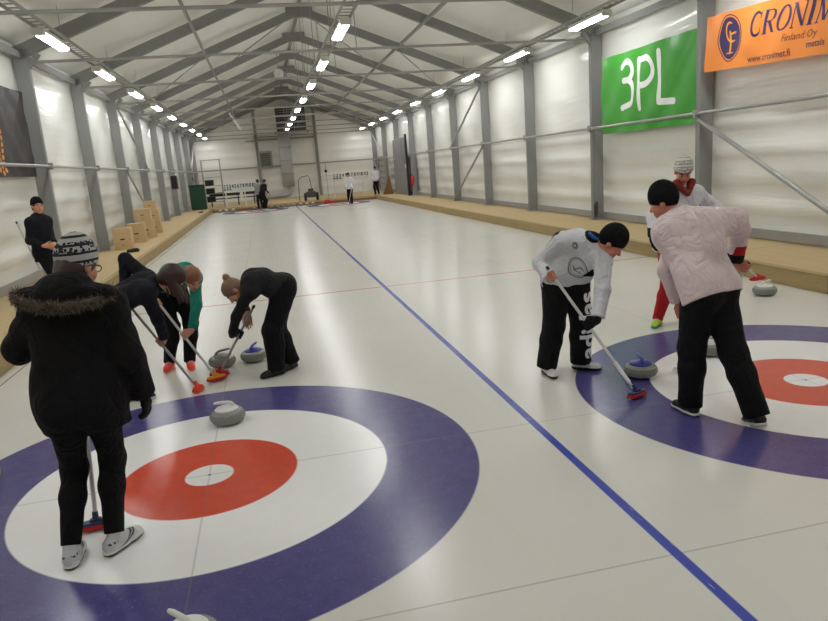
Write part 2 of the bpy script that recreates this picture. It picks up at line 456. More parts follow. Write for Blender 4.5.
# lamps -----------------------------------------------------------------------
LZ = 4.62
def tray(X, w, label):
    m = MB()
    for s in (-1, 1): m.bar((X+s*w/2, YN+.4, LZ+.18), (X+s*w/2, YF-1.9, LZ+.18), .02, .06)
    y = YN+.5
    while y < YF-2:
        m.bar((X-w/2, y, LZ+.17), (X+w/2, y, LZ+.17), .03, .015); y += .25
    o = m.build('cable_tray', M['steel'])
    tag(o, label, 'cable tray')
    for k in range(-3, 8):
        y = Y0+k*BAY-.8; zc = EAVE+.34+SLOPE*(XM-WL)*(1-abs(X-XM)/(XM-WL+.12))
        MB().tube([(X, y, LZ+.16), (X, y, zc)], .006, 6).build('hanger_rod', M['steel'], o)
    return o
rows = ((-2.90, 'left', .22), (2.46, 'middle', .26), (7.84, 'right', .22))
for X, sd, w in rows: tray(X, w, {'left': 'perforated cable tray carrying the row of lamps along the left wall', 'middle': 'ladder cable tray carrying the row of lamps down the middle', 'right': 'cable tray carrying the row of lamps along the right wall'}[sd])
lp = None
for X, sd, w in rows:
    for k in range(-3, 8 if sd == 'middle' else 9):
        loc = (X, 9.8+k*BAY, LZ)
        lab = ('bright strip lamp in the %s ceiling row, %s in view from the camera' % (sd, ordw(k))) if k >= 0 else 'strip lamp of the %s ceiling row over the camera, out of view, number %s' % (sd, ordw(-k-1))
        if lp is None:
            lp = thing('strip_lamp', lab, 'lamp', loc, group='strip lamps under the roof')
            MB().box((-.105, -.80, .03), (.105, .80, .11), 0, .015).build('housing', M['white_paint'], lp)
            prof = [(-.10, .03), (-.092, .006), (-.06, -.012), (.06, -.012), (.092, .006), (.10, .03)]
            vs = [(x, y, z) for y in (-.76, .76) for x, z in prof]; n = len(prof)
            MB()._add(vs, [(i, i+1, n+i+1, n+i) for i in range(n-1)]+[(0, n, 2*n-1, n-1), tuple(range(n)), tuple(range(n, 2*n))]).build('diffuser', M['lamp'], lp)
            for e in (-1, 1): MB().box((-.108, e*.78-.03, -.016), (.108, e*.78+.03, .114), 0, .01).build('end_cap', M['white_paint'], lp)
            for e in (-1, 1): MB().tube([(0, e*.5, .1), (0, e*.5, .148)], .008, 6).build('hanger_rod', M['steel'], lp)
        else: dup(lp, lab, loc)
# ---------------------------------------------------------------- curling stones
def stone_mesh():
    R = .143
    prof = [(.045, .004), (.062, .0), (.075, .004), (.105, .012), (.128, .026), (.1385, .043)]
    low = MB().lathe(prof, 40)
    band = MB().lathe([(.1383, .043), (R, .050), (R, .076), (.1383, .083)], 40)
    up = MB().lathe([(.1385, .083), (.131, .097), (.118, .107), (.100, .114), (.06, .118), (.0001, .119)], 40)
    return low, band, up
_low, _band, _up = stone_mesh()
body = MB(); body._add(_low.v, _low.f, 0, True); body._add(_up.v, _up.f, 0, True)
def stone(label, xy, rotz, hm, group='curling stones', z=0.):
    s = thing('curling_stone', label, 'curling stone', (xy[0], xy[1], z), (0, 0, rotz), group)
    b = body.build('granite_body', M['granite'], s); bd = MB(); bd._add(_band.v, _band.f, 0, True); bd.build('striking_band', M['band'], s)
    MB().lathe([(.094, .112), (.096, .119), (.088, .127), (.068, .134), (.045, .140), (.0001, .143)], 36).build('handle_cap', M[hm], s)
    g = MB(); pts = [(.055, 0, .128), (.05, 0, .150), (.035, 0, .165), (.012, 0, .172), (-.03, 0, .176), (-.07, 0, .178), (-.098, 0, .177)]
    pts = [Vector(p) for p in pts]; rr = [.020, .016, .014, .013, .0135, .0135, .010]
    fp = []; fr_ = []
    for i in range(len(pts)-1):
        for q in range(4):
            t = q/4; fp.append(pts[i].lerp(pts[i+1], t)); fr_.append(rr[i]*(1-t)+rr[i+1]*t)
    fp.append(pts[-1]); fr_.append(rr[-1])
    g.tube(fp, fr_, 12).build('handle', M[hm], s)
    return s
def stone_copy(src, label, xy, rotz, group=None): return dup(src, label, (xy[0], xy[1], 0), (0, 0, rotz), group)
s_white = stone('grey curling stone with white handle on the far part of the near left target', (.08, .98), .12, 'white_handle')
s_blue = stone('blue-handled curling stone by the feet of the bending fair-haired person', (.27, 2.80), 4.3, 'blue_handle')
s_grey = stone('grey-handled curling stone beside the crossed brooms of the sweepers on the left', (-.06, 2.74), 3.4, 'grey_handle')
stone_copy(s_blue, 'blue-handled curling stone being swept by the person in lettered trousers', (3.60, .62), 4.5)
stone_copy(s_white, 'grey curling stone seen between the legs of the person in the pale pink jacket', (4.49, .92), 2.2)
stone_copy(s_white, 'silvery curling stone standing alone by the right kerb, below the orange banner', (6.62, 2.78), 3.3)
stone_copy(s_grey, 'curling stone cut off by the left edge of the photo', (-1.59, .45), 1.0)
stone_copy(s_white, 'white-handled curling stone cut off by the bottom edge of the photo', (.05, -1.80), -PI/4)
far_l = [(-2.02, 36.3, 'leftmost of the three stones'), (-1.68, 36.3, 'middle one of the three stones'), (-1.30, 36.3, 'rightmost of the three stones')]
for x, y, w in far_l: stone_copy(s_white, 'tiny far curling stone below the left scoreboard, %s' % w, (x, y), x*7, 'stones parked at the far end')
for i, x in enumerate((.92, 1.24, 1.56, 1.88, 2.2)):
    stone_copy(s_grey, 'tiny far curling stone below the silver duct, %s of five from the left' % ordw(i), (x, 36.35), x*5, 'stones parked at the far end')
for i, x in enumerate((2.62, 2.98, 3.34)):
    stone_copy(s_white, 'tiny far curling stone before the wheeled ice machine, %s of three from the left' % ordw(i), (x, 36.35), x*5, 'stones parked at the far end')
stone_copy(s_grey, 'tiny far curling stone beside the feet of the two people at the far left', (-.08, 36.35), 1, 'stones parked at the far end')

# ---------------------------------------------------------------- brooms
def rbox(m, c, ax, ay, az, hx, hy, hz, mi=0, n=20, p=3.2):
    """slab with a super-elliptic outline (ax long, ay wide), rounded over at top and bottom"""
    vs = []; lay = [(-1, .86), (-.6, 1), (.6, 1), (1, .86)]
    for t, k in lay:
        for i in range(n):
            a = 2*PI*i/n; ca, sa = math.cos(a), math.sin(a)
            u = abs(ca)**(2/p)*(1 if ca > 0 else -1)*hx*k; v = abs(sa)**(2/p)*(1 if sa > 0 else -1)*hy*k
            vs.append(c+ax*u+ay*v+az*hz*t)
    fs = []
    for j in range(3):
        for i in range(n): fs.append((j*n+i, j*n+(i+1) % n, (j+1)*n+(i+1) % n, (j+1)*n+i))
    fs += [tuple(range(n))[::-1], tuple(range(3*n, 4*n))]
    m._add(vs, fs, mi, False)
def broom(label, head, top, yaw, shaft, hm, pad, group=None, collar=None, hx=.10, hy=.038, tilt=0.):
    H, T = Vector(head), Vector(top)
    r = thing('curling_broom', label, 'broom', H, group=group)
    d = (T-H); L = d.length; d.normalize()
    ax = Vector((math.cos(yaw), math.sin(yaw), 0)); az = Vector((0, 0, 1)); ay = az.cross(ax)
    if tilt: az = (az+ay*tilt).normalized(); ay = az.cross(ax)
    z0 = Vector((0, 0, 0))
    m = MB(); rbox(m, z0-az*.008, ax, ay, az, hx, hy, .013, n=28); m.build('brush_pad', M[pad], r)
    m = MB(); rbox(m, z0+az*.012, ax, ay, az, hx*.92, hy*.8, .010, n=28)
    rbox(m, z0+az*.026, ax, ay, az, hx*.34, hy*.55, .012, n=16)
    m.tube([z0+az*.02, z0+az*.03+d*.05], [.020, .016], 12); m.build('brush_head', M[hm], r)
    MB().tube([z0+d*.045, d*(L-.02)], .0125, 12).build('shaft', M[shaft], r)
    MB().tube([d*(L-.03), d*L, d*(L+.006)], [.0145, .0145, .008], 12).build('end_cap', M['black'], r)
    if collar: MB().tube([d*.10, d*(.30)], .0165, 12).build('grip_sleeve', M[collar], r)
    return r

# ---------------------------------------------------------------- banners
def wrinkle(u, v, s=0.):
    return .022*math.sin(u*3.1+v*1.7+s)*math.sin(v*2.3+s)+.008*math.sin((u+v)*9+s)+.013*math.sin((u*1.3-v)*5.3+2*s)+.016*math.exp(-((v-1.7+u*.9)/.07)**2)*math.exp(-u*.8)+.016*math.exp(-((v-1.7+(3.66-u)*1.1)/.07)**2)*math.exp(-(3.66-u)*.7)
class Flat:
    """a hanging sheet: u runs to the reader's right, v up; pts() gives places on its face"""
    def __init__(s, X, side, yleft, z0, w, h, sag, seed): s.X, s.side, s.yl, s.z0, s.w, s.h, s.sag, s.seed = X, side, yleft, z0, w, h, sag, seed
    def p(s, u, v, off=0.):
        y = s.yl-u if s.side > 0 else s.yl+u
        return (s.X-s.side*(.02+wrinkle(u, v, s.seed)+off), y, s.z0+v-s.sag*u)
    def sheet(s, root, mt, name='banner_cloth'):
        m = MB(); nx, ny = int(s.w/.07), int(s.h/.07)
        for side, off in ((0, 0), (1, -.004)):
            vs = [s.p(s.w*i/nx, s.h*j/ny, off) for i in range(nx+1) for j in range(ny+1)]
            m._add(vs, [(i*(ny+1)+j, (i+1)*(ny+1)+j, (i+1)*(ny+1)+j+1, i*(ny+1)+j+1) for i in range(nx) for j in range(ny)], 0, True)
        return m.build(name, mt, root)
    def stroke(s, m, pts, wid, closed=False, off=.004, mi=0, round_=True):
        """ribbon of varying width along a polyline in (u, v)"""
        P = []; W = []
        n = len(pts); wid = wid if isinstance(wid, (list, tuple)) else [wid]*n
        rng = range(n if closed else n-1)
        for i in rng:
            a, b = pts[i], pts[(i+1) % n]; wa, wb = wid[i], wid[(i+1) % n]
            L = math.hypot(b[0]-a[0], b[1]-a[1]); q = max(1, int(L/.03))
            for k in range(q):
                t = k/q; P.append((a[0]+(b[0]-a[0])*t, a[1]+(b[1]-a[1])*t)); W.append(wa+(wb-wa)*t)
        if not closed: P.append(pts[-1]); W.append(wid[-1])
        N = len(P); vs = []; fs = []
        for i in range(N):
            a = P[i-1] if (closed or i) else P[0]; b = P[(i+1) % N] if (closed or i < N-1) else P[-1]
            dx, dy = b[0]-a[0], b[1]-a[1]; L = math.hypot(dx, dy) or 1; nx, ny = -dy/L, dx/L
            for sg in (-1, 1): vs.append(s.p(P[i][0]+nx*sg*W[i]/2, P[i][1]+ny*sg*W[i]/2, off))
        for i in range(N if closed else N-1):
            j = (i+1) % N; fs.append((2*i, 2*i+1, 2*j+1, 2*j))
        m._add(vs, fs, mi)
        if round_ and not closed:
            for c, w in ((P[0], W[0]), (P[-1], W[-1])):
                m._add([s.p(c[0]+math.cos(2*PI*k/14)*w/2, c[1]+math.sin(2*PI*k/14)*w/2, off+.0005) for k in range(14)], [tuple(range(14))], mi)
    def fill(s, m, pts, off=.003, mi=0, c=None):
        cx = sum(p[0] for p in pts)/len(pts); cy = sum(p[1] for p in pts)/len(pts)
        n = len(pts); vs = [s.p(cx, cy, off)]
        R = 5
        for r in range(1, R+1):
            for q in pts: vs.append(s.p(cx+(q[0]-cx)*r/R, cy+(q[1]-cy)*r/R, off))
        fs = [(0, 1+i, 1+(i+1) % n) for i in range(n)]
        for r in range(R-1):
            for i in range(n): fs.append((1+r*n+i, 1+(r+1)*n+i, 1+(r+1)*n+(i+1) % n, 1+r*n+(i+1) % n))
        m._add(vs, fs, mi)
    def text(s, m, body, u0, v0, size, shear=0., off=.004, mi=0):
        cu = bpy.data.curves.new('t', 'FONT'); cu.body = body; cu.size = size; cu.shear = shear; cu.resolution_u = 3
        o = bpy.data.objects.new('t', cu); me = bpy.data.meshes.new_from_object(o)
        vs = [s.p(u0+v.co.x, v0+v.co.y, off) for v in me.vertices]
        m._add(vs, [tuple(p.vertices) for p in me.polygons], mi)
        bpy.data.objects.remove(o); bpy.data.curves.remove(cu); bpy.data.meshes.remove(me)
def ell(cx, cy, rx, ry, a0, a1, n=18):
    return [(cx+rx*math.cos(math.radians(a0+(a1-a0)*i/n)), cy+ry*math.sin(math.radians(a0+(a1-a0)*i/n))) for i in range(n+1)]
M['green_cloth'] = mat('green banner vinyl', srgb(60, 160, 44), .38, .05, 2)
M['orange_cloth'] = mat('orange banner vinyl', srgb(246, 146, 58), .38, .04, 2)
M['charcoal_cloth'] = mat('charcoal banner vinyl', srgb(48, 43, 45), .5, .08, 2)
M['print_white'] = mat('white print', srgb(240, 242, 240), .45, .02, 4)
M['print_navy'] = mat('navy print', srgb(54, 40, 92), .45, .04, 4)
M['print_brown'] = mat('brown print', srgb(150, 84, 60), .5, .04, 4)
M['print_orange'] = mat('orange print', srgb(244, 160, 52), .5, .04, 4)
# green one
b = thing('banner', 'green banner with white letters on the right wall', 'banner', (0, 0, 0))
G = Flat(8.74, 1, 10.93, 2.30, 3.66, 1.71, 0, .4); G.sheet(b, M['green_cloth'])
m = MB(); k = 1.0
def g3(pts, w=.13): G.stroke(m, pts, w)
U = lambda P: [(x*1.04+.20, y*.97+.17) for x, y in P]
g3(U(ell(.92, 1.17, .20, .20, 150, 20)+ell(.92, 1.17, .20, .21, 20, -75)[1:]))
g3(U(ell(.90, .68, .25, .29, 80, -60)+[(.82, .40), (.68, .37)]))
g3(U([(.80, .965), (.92, .965)]))
g3(U([(1.42, .30), (1.37, 1.34)])); g3(U([(1.37, 1.33)]+ell(1.60, 1.06, .30, .28, 90, -90, 20)+[(1.42, .78)]))
g3(U([(2.12, 1.38), (2.16, .36), (2.60, .33)]))
m.build('lettering', M['print_white'], b)
# orange one
b = thing('banner', 'orange banner with navy crest and lettering, high on the right wall', 'banner', (0, 0, 0))
O = Flat(8.66, 1, 6.88, 3.17, 4.6, .93, .045, 1.3); O.sheet(b, M['orange_cloth'])
m = MB()
crest = [(.62+.25*math.cos(t)*(1-.14*math.sin(t)*-1 if math.sin(t) < 0 else 1.0), .50+.34*math.sin(t)) for t in [2*PI*i/36 for i in range(36)]]
O.fill(m, crest, .003, 0)
O.stroke(m, [(.62+(x-.62)*1.13, .50+(y-.50)*1.10) for x, y in crest], .018, True, .003, 0)
O.stroke(m, ell(.63, .60, .10, .15, 60, 290), [.02]+[.034]*17+[.02], off=.005, mi=1)
O.stroke(m, [(.62, .60), (.62, .26)], .042, off=.005, mi=1); O.stroke(m, [(.55, .26), (.69, .26)], .02, off=.005, mi=1)
O.stroke(m, [(.62, .56), (.76, .58)], .032, off=.005, mi=1); O.stroke(m, [(.62, .43), (.72, .45)], .028, off=.005, mi=1)
m.build('crest', [M['print_navy'], M['print_orange']], b)
m = MB()
def letter(ch, u, v, h):
    T, t = .165*h, .058*h
    sh = lambda P: [(u+(x*h)+(y*h)*.28, v+y*h) for x, y in P]
    st = lambda P, w, **kw: O.stroke(m, sh(P), w, round_=False, **kw)
    ser = lambda x, y, w=.20: st([(x-w/2, y), (x+w/2, y)], t*.8)
    if ch == 'C':
        st(ell(.42, .5, .36, .49, 48, 312, 24), [t]+[t+(T-t)*math.sin(PI*i/24)**.7 for i in range(1, 24)]+[t]); st([(.68, .98), (.66, .70)], t*.8); st([(.66, .3), (.70, .12)], t*.6)
    if ch == 'R':
        st([(.14, 0), (.14, 1)], T); ser(.14, 0, .28); st([(.02, .98), (.40, .98)], t*.8)
        st([(.40, .98)]+ell(.40, .74, .22, .24, 90, -90, 12)+[(.14, .5)], [t]*4+[T*.8]*6+[t]*5); st([(.36, .5), (.68, .02)], T); ser(.72, .02, .16)
    if ch == 'O': O.stroke(m, sh(ell(.42, .5, .37, .49, 0, 360, 32)[:-1]), [t+(T-t)*abs(math.cos(2*PI*i/32)) for i in range(32)], True)
    if ch == 'N':
        st([(.12, 0), (.12, 1)], t); ser(.12, 0); st([(.0, .98), (.16, .98)], t*.8); st([(.12, .98), (.72, .02)], T); st([(.72, 0), (.72, 1)], t); ser(.72, .98)
    if ch == 'I': st([(.14, 0), (.14, 1)], T); ser(.14, 0, .28); ser(.14, .98, .28)
    if ch == 'M':
        st([(.12, 0), (.16, 1)], t); ser(.12, 0); st([(.16, .98), (.46, .06)], T); st([(.46, .06), (.80, .98)], t); st([(.80, 1), (.84, 0)], T); ser(.84, 0, .28); ser(.12, .98, .16); ser(.84, .98, .16)
    if ch == 'E': st([(.14, 0), (.14, 1)], T); st([(.02, .02), (.56, .02)], t); st([(.02, .98), (.54, .98)], t); st([(.14, .5), (.42, .5)], t); st([(.56, .02), (.58, .22)], t*.8); st([(.54, .98), (.54, .78)], t*.8)
    if ch == 'T': st([(.34, 0), (.34, 1)], T); ser(.34, 0, .28); st([(.02, .98), (.66, .98)], t); st([(.03, .98), (.02, .78)], t*.8); st([(.65, .98), (.66, .78)], t*.8)
    return {'C': .82, 'R': .82, 'O': .88, 'N': .88, 'I': .34, 'M': 1.02, 'E': .68, 'T': .72}[ch]*h
u = 1.10
for i, ch in enumerate('CRONIMET'): u += letter(ch, u, .45, .345)+.012
m.build('lettering', M['print_navy'], b)
m = MB(); O.text(m, 'Finland Oy', 1.86, .275, .15, .25); m.build('subtitle', M['print_brown'], b)
m = MB(); O.text(m, 'www.cronimet.fi', 1.05, .055, .15); m.build('web_line', M['print_navy'], b); m = MB(); O.text(m, 'metals', 2.33, .13, .14); m.build('trade_line', M['print_navy'], b)
# charcoal one, left wall
b = thing('banner', 'charcoal banner with orange dots cut off at the left edge of the photo', 'banner', (0, 0, 0))
K = Flat(WL+.10, -1, 7.3, 2.27, 3.82, 1.68, 0, 2.1); K.sheet(b, M['charcoal_cloth'])
m = MB()
for i in range(6):
    for j in range(12):
        cu_, cv = 1.30+i*.17, .07+j*.115+(.055 if i % 2 else 0)
        if cv > .10+ (5-i)*.30 + .75 or cv > 1.5: continue
        K.fill(m, ell(cu_, cv, .058, .046, 0, 360, 12)[:-1])
m.build('dot_pattern', M['print_orange'], b)

# ---------------------------------------------------------------- boxes on the left walkway
bx = None
def crate(label, x, y, z=WZ, rz=0., sc=(1, 1, 1)):
    global bx
    if bx is None:
        bx = thing('wooden_box', label, 'box', (x, y, z), (0, 0, rz), 'wooden boxes on the left walkway')
        m = MB(); w, d, h, t = .24, .20, .57, .016
        m.box((-w, -d, 0), (w, -d+t, h), 0, .003).box((-w, d-t, 0), (w, d, h), 0, .003)
        m.box((-w, -d+t, 0), (-w+t, d-t, h), 0, .003).box((w-t, -d+t, 0), (w, d-t, h), 0, .003).box((-w+t, -d+t, 0), (w-t, d-t, t))
        m.build('body', M['pallet'], bx)
        MB().box((-w+.003, -d+.003, h-.004), (w-.003, d-.003, h+.014), 0, .004).build('lid', M['pallet'], bx)
        for zz in (.28,): 
            m = MB(); rbox(m, Vector((0, -d-.001, zz)), Vector((1, 0, 0)), Vector((0, 0, 1)), Vector((0, -1, 0)), .065, .02, .003); m.build('hand_slot', M['ink'], bx)
        m = MB(); rbox(m, Vector((0, -d-.001, .12)), Vector((1, 0, 0)), Vector((0, 0, 1)), Vector((0, -1, 0)), .022, .012, .002); m.build('screw_plate', M['ink'], bx)
        bx.scale = sc; return bx
    o = dup(bx, label, (x, y, z), (0, 0, rz)); o.scale = sc
    return o
crate('pale wooden box standing alone, nearest to the camera on the left walkway', -3.42, 15.75, rz=.06)
crate('pale wooden box right behind the lone nearest box on the left walkway', -3.36, 17.6, rz=.04, sc=(1.02, 1, 1.0))
crate('pale wooden box at the bottom of the left-hand stack on the left walkway', -3.29, 19.05, rz=.02, sc=(.95, 1, .98))
crate('pale wooden box lying across the top of the left-hand stack on the left walkway', -3.37, 19.1, WZ+.58, rz=.03, sc=(1.05, 1, .64))
crate('pale wooden box at the bottom of the farther tall stack on the left walkway', -3.32, 21.1, rz=.02, sc=(.75, 1, .74))
crate('pale wooden box in the middle of the farther tall stack on the left walkway', -3.33, 21.1, WZ+.437, rz=-.02, sc=(.75, 1, .66))
crate('pale wooden box topmost of the farther tall stack on the left walkway', -3.42, 21.1, WZ+.828, rz=.03, sc=(.85, 1, .54))
o = MB(); rbox(o, Vector((0, 0, .04)), Vector((1, .1, 0)).normalized(), Vector((-.1, 1, 0)).normalized(), Vector((0, 0, 1)), .16, .07, .04)
rbox(o, Vector((.05, 0, .088)), Vector((1, .1, 0)).normalized(), Vector((-.1, 1, 0)).normalized(), Vector((0, 0, 1)), .08, .05, .012)
o = o.build('slip_on_gripper', M['black']); o.location = (-2.98, 14.5, WZ); tag(o, 'small black rubber gripper lying on the left walkway in front of the wooden boxes', 'gripper')
o = MB(); rbox(o, Vector((0, 0, .03)), Vector((1, 0, 0)), Vector((0, 1, 0)), Vector((0, 0, 1)), .13, .06, .03); rbox(o, Vector((.03, 0, .065)), Vector((1, 0, 0)), Vector((0, 1, 0)), Vector((0, 0, 1)), .07, .04, .01)
o = o.build('slip_on_gripper', M['black']); o.location = (-2.86, 33.6, WZ); tag(o, 'tiny dark gripper on the left walkway near the green bin', 'gripper')

# ---------------------------------------------------------------- far end furnishing
t = thing('storage_bin', 'dark green bin at the far end of the left walkway', 'bin', (-3.25, 37.6, WZ))
MB().box((-.42, -.4, .02), (.42, .4, 1.38), 0, .03).build('body', M['green_bin'], t); MB().box((-.45, -.43, 1.38), (.45, .43, 1.46), 0, .03).build('lid', M['green_bin'], t)
for sx in (-1, 1): MB().box((sx*.33-.05, -.35, 0), (sx*.33+.05, .35, .03)).build('foot', M['black'], t)
t = thing('storage_rack', 'tall metal rack with dark bins beside the green bin', 'rack', (-2.45, 39.6, WZ))
for sx in (-.55, .55):
    for sy in (-.3, .3): MB().box((sx-.02, sy-.02, 0), (sx+.02, sy+.02, 2.9)).build('post', M['steel'], t)
for z in (.3, .8, 1.3, 1.8, 2.85): MB().box((-.57, -.32, z), (.57, .32, z+.03)).build('shelf', M['steel'], t)
for i, z in enumerate((.33, .83, 1.33)):
    o = MB().box((-.25, -.22, 0), (.25, .22, .30), 0, .02).box((-.28, -.25, .30), (.28, .25, .34), 0, .01).build('crate', M['black']); o.location = (-2.65, 39.5, WZ+z)
    tag(o, 'black crate on the metal rack by the green bin, %s shelf from the bottom' % ordw(i), 'crate', 'black crates on the far rack')
def scoreboard(label, x0, x1, posts, z0, z1, y):
    t = thing('scoreboard', label, 'scoreboard', ((x0+x1)/2, y, 0)); cx = (x0+x1)/2; w = x1-x0
    MB().box((-w/2, -.02, z0), (w/2, .03, z1), 0, .006).build('board', M['white_paint'], t)
    for px in posts:
        MB().box((px-cx-.035, .03, WZ if y > 36.85 else 0), (px-cx+.035, .10, z1+.02)).build('post', M['white_paint'], t)
    n = 12; h = (z1-z0)
    for i in range(n):
        m = MB()
        cu = bpy.data.curves.new('t', 'FONT'); cu.body = str(i+1); cu.size = h*.56; cu.offset = h*.02; cu.resolution_u = 2; cu.align_x = 'CENTER'
        ob = bpy.data.objects.new('t', cu); me = bpy.data.meshes.new_from_object(ob); xx = -w/2+w*(i+.5)/n
        m._add([(xx+v.co.x*.8, -.024, z0+h*.56+v.co.y) for v in me.vertices], [tuple(p.vertices) for p in me.polygons])
        bpy.data.objects.remove(ob); bpy.data.curves.remove(cu); bpy.data.meshes.remove(me)
        if i < 3:
            MB().box((xx-w*.025, -.03, z0+h*.30), (xx+w*.025, -.021, z0+h*.46)).build('score_plate', M['ink'], t)
        m.build('numeral', M['ink'], t)
    for zz in (.5, .26): MB().box((-w/2, -.026, z0+h*zz-.006), (w/2, -.019, z0+h*zz+.006)).build('divider_strip', M['steel'], t)
    return t
scoreboard('white scoreboard with black numerals on two posts, left end of the hall', -1.75, .12, (-1.66, -.55), 1.06, 1.56, 37.6)
scoreboard('white scoreboard with black numerals on two posts, right end of the hall', 4.78, 6.98, (4.84, 6.62), 1.24, 1.70, 37.6)
t = thing('marker_pole', 'thin pole with crossbar and black knob left of the right scoreboard', 'pole', (4.42, 37.75, WZ))
MB().tube([(0, 0, 0), (0, 0, 2.2)], .018, 8).build('pole', M['steel'], t); MB().tube([(-.5, 0, 1.38), (.55, 0, 1.42)], .012, 8).build('crossbar', M['steel'], t)
MB().lathe([(.0001, -.10), (.07, -.06), (.09, 0), (.07, .06), (.0001, .1)], 14, (-.02, -.05, 1.68)).build('knob', M['black'], t); MB().lathe([(.22, 0), (.2, .03), (.02, .05)], 16).build('base', M['steel'], t)
t = thing('air_duct', 'fat silver vertical duct on the far wall with elbow pipe', 'duct', (2.36, 44.85, WZ))
MB().lathe([(.42, .85), (.42, 4.5)], 28).build('main_pipe', M['duct'], t)
for z in (.83, 1.7, 2.6, 3.5, 4.38): MB().lathe([(.42, z-.03), (.445, z-.02), (.445, z+.02), (.42, z+.03)], 28).build('seam_ring', M['steel'], t)
MB().tube([(.1, 0, .84), (.1, -.0, .55), (.05, 0, .38), (-.1, -.0, .27), (-.4, 0, .22), (-2.6, 0, .16)], .155, 16).build('elbow_pipe', M['duct'], t)
t = thing('heater_unit', 'dark boxy heater unit under the roof at the far gable', 'heater', (2.95, 44.6, 4.78))
MB().box((-1.0, -.5, .0), (1.0, .5, 1.65), 0, .03).build('casing', M['darksteel'], t)
for z in (.2, .95): MB().box((-.75, -.515, z), (.75, -.49, z+.55)).build('grille', M['black'], t)
for z in (.35, .5, .65, 1.1, 1.25, 1.4): MB().box((-.74, -.53, z-.015), (.74, -.51, z+.015)).build('louvre', M['steel'], t)
for sx in (-1.1, 1.1): MB().box((sx-.05, -.5, -.14), (sx+.05, .5, .0)).build('bracket', M['steel'], t)
t = thing('wall_vent', 'square grey louvred vent on the far wall left of the duct', 'vent', (.98, 45.36, 3.0))
MB().box((-.50, -.08, -.62), (.44, .03, .58), 0, .015).build('frame', M['steel'], t)
MB().box((-.38, -.095, -.48), (.32, -.05, .44)).build('grille', M['glass_dark'], t)
for i in range(6): MB().box((-.38, -.105, -.42+i*.15), (.32, -.09, -.40+i*.15)).build('slat', M['steel'], t)
t = thing('ice_machine', 'wheeled ice machine with tall handle at the far end', 'machine', (3.35, 37.3, WZ))
for sx in (-.36, .36):
    w = MB(); w.tube([(sx-.07, 0, .24), (sx+.07, 0, .24)], .24, 20); w = w.build('wheel', M['black'], t)
    MB().tube([(sx-.075, 0, .24), (sx+.075, 0, .24)], .09, 14).build('hub', M['steel'], w)
MB().box((-.28, -.25, .2), (.28, .25, .55), 0, .04).box((-.16, -.16, .55), (.16, .16, .72), 0, .03).build('body', M['darksteel'], t)
MB().tube([(.1, .1, .5), (.0, .1, 1.35), (-.1, .08, 1.5), (-.55, .0, 1.42), (-.7, -.05, 1.2), (-.72, -.05, .0)], .022, 8).build('handle', M['darksteel'], t)
o = MB().box((-.30, -.2, 0), (.30, .2, .16), 0, .03).box((-.2, -.12, .16), (.1, .12, .22), 0, .02).build('tool_box', M['red']); o.location = (4.25, 36.25, 0); tag(o, 'small red box on the ice by the far right target', 'box')
for x, lab in ((-1.9, 'long low dark bench under the left scoreboard'), (-.35, 'short dark bench end behind the right post of the left scoreboard')):
    t = thing('bench', lab, 'bench', (x, 40.5, WZ)); w = .95 if x < -1 else .4
    MB().box((-w, -.2, .42), (w, .2, .48), 0, .01).build('seat', M['black'], t); MB().box((-w, .16, .6), (w, .2, .85), 0, .01).build('backrest', M['black'], t)
    for sx in (-1, 1): MB().box((sx*(w-.12)-.03, -.18, 0), (sx*(w-.12)+.03, .2, .6)).build('leg', M['black'], t)
t = thing('sliding_door', 'grey sliding door leaf against the right wall near the far end', 'door', (8.50, 34.85, WZ))
MB().box((-.03, -1.95, .03), (.03, 1.85, 3.2), 0, .01).build('panel', M['door_grey'], t)
MB().box((-.06, -2.02, 0), (.05, -1.93, 3.35)).build('edge_post', M['ink'], t)
for y in (-1.2, -.4, .4, 1.2): MB().box((-.042, y-.02, .05), (-.028, y+.02, 3.2)).build('rib', M['steel'], t)
MB().box((-.08, -1.8, 1.5), (-.03, -1.72, 1.75), 0, .01).build('handle', M['white_plastic'], t)
t = thing('perforated_panel', 'pale perforated panel standing beyond the grey sliding door', 'panel', (8.2, 39.2, WZ))
MB().box((-.04, -1.1, 0), (.04, 1.1, 2.35), 0, .01).build('sheet', M['steel'], t)
m = MB()
for i in range(4):
    for j in range(6): m.tube([(-.045, -.8+i*.5, .25+j*.37), (-.030, -.8+i*.5, .25+j*.37)], .07, 10)
m.build('hole_pattern', M['ink'], t)
t = thing('plywood_wedge', 'brown triangular plywood prop leaning by the sliding door', 'prop', (8.05, 36.9, WZ))
MB()._add([(-.35, -.03, 0), (.3, -.03, 0), (.12, -.03, 1.15), (-.35, .03, 0), (.3, .03, 0), (.12, .03, 1.15)], [(0, 1, 2), (3, 5, 4), (0, 3, 4, 1), (1, 4, 5, 2), (2, 5, 3, 0)]).build('board', M['brown'], t)
MB().box((-.05, .03, 0), (.0, .35, .05)).build('foot', M['brown'], t)
t = thing('fire_extinguisher', 'red fire extinguisher on a post of the right wall', 'extinguisher', (8.50, 31.85, .80))
MB().lathe([(.0001, 0), (.085, .01), (.09, .03), (.09, .42), (.075, .48), (.03, .52), (.025, .56)], 20).build('cylinder', M['red'], t)
MB().box((-.03, -.03, .55), (.03, .09, .60), 0, .008).build('valve', M['black'], t); MB().tube([(0, .03, .57), (-.1, .05, .5), (-.11, .04, .2)], .012, 8).build('hose', M['black'], t)
MB().box((.07, -.03, .1), (.12, .03, .5)).build('wall_bracket', M['darksteel'], t)
t = thing('wall_loudspeaker', 'black loudspeaker hanging on a post of the left wall near the far end', 'loudspeaker', (-3.62, 30.6, 1.62))
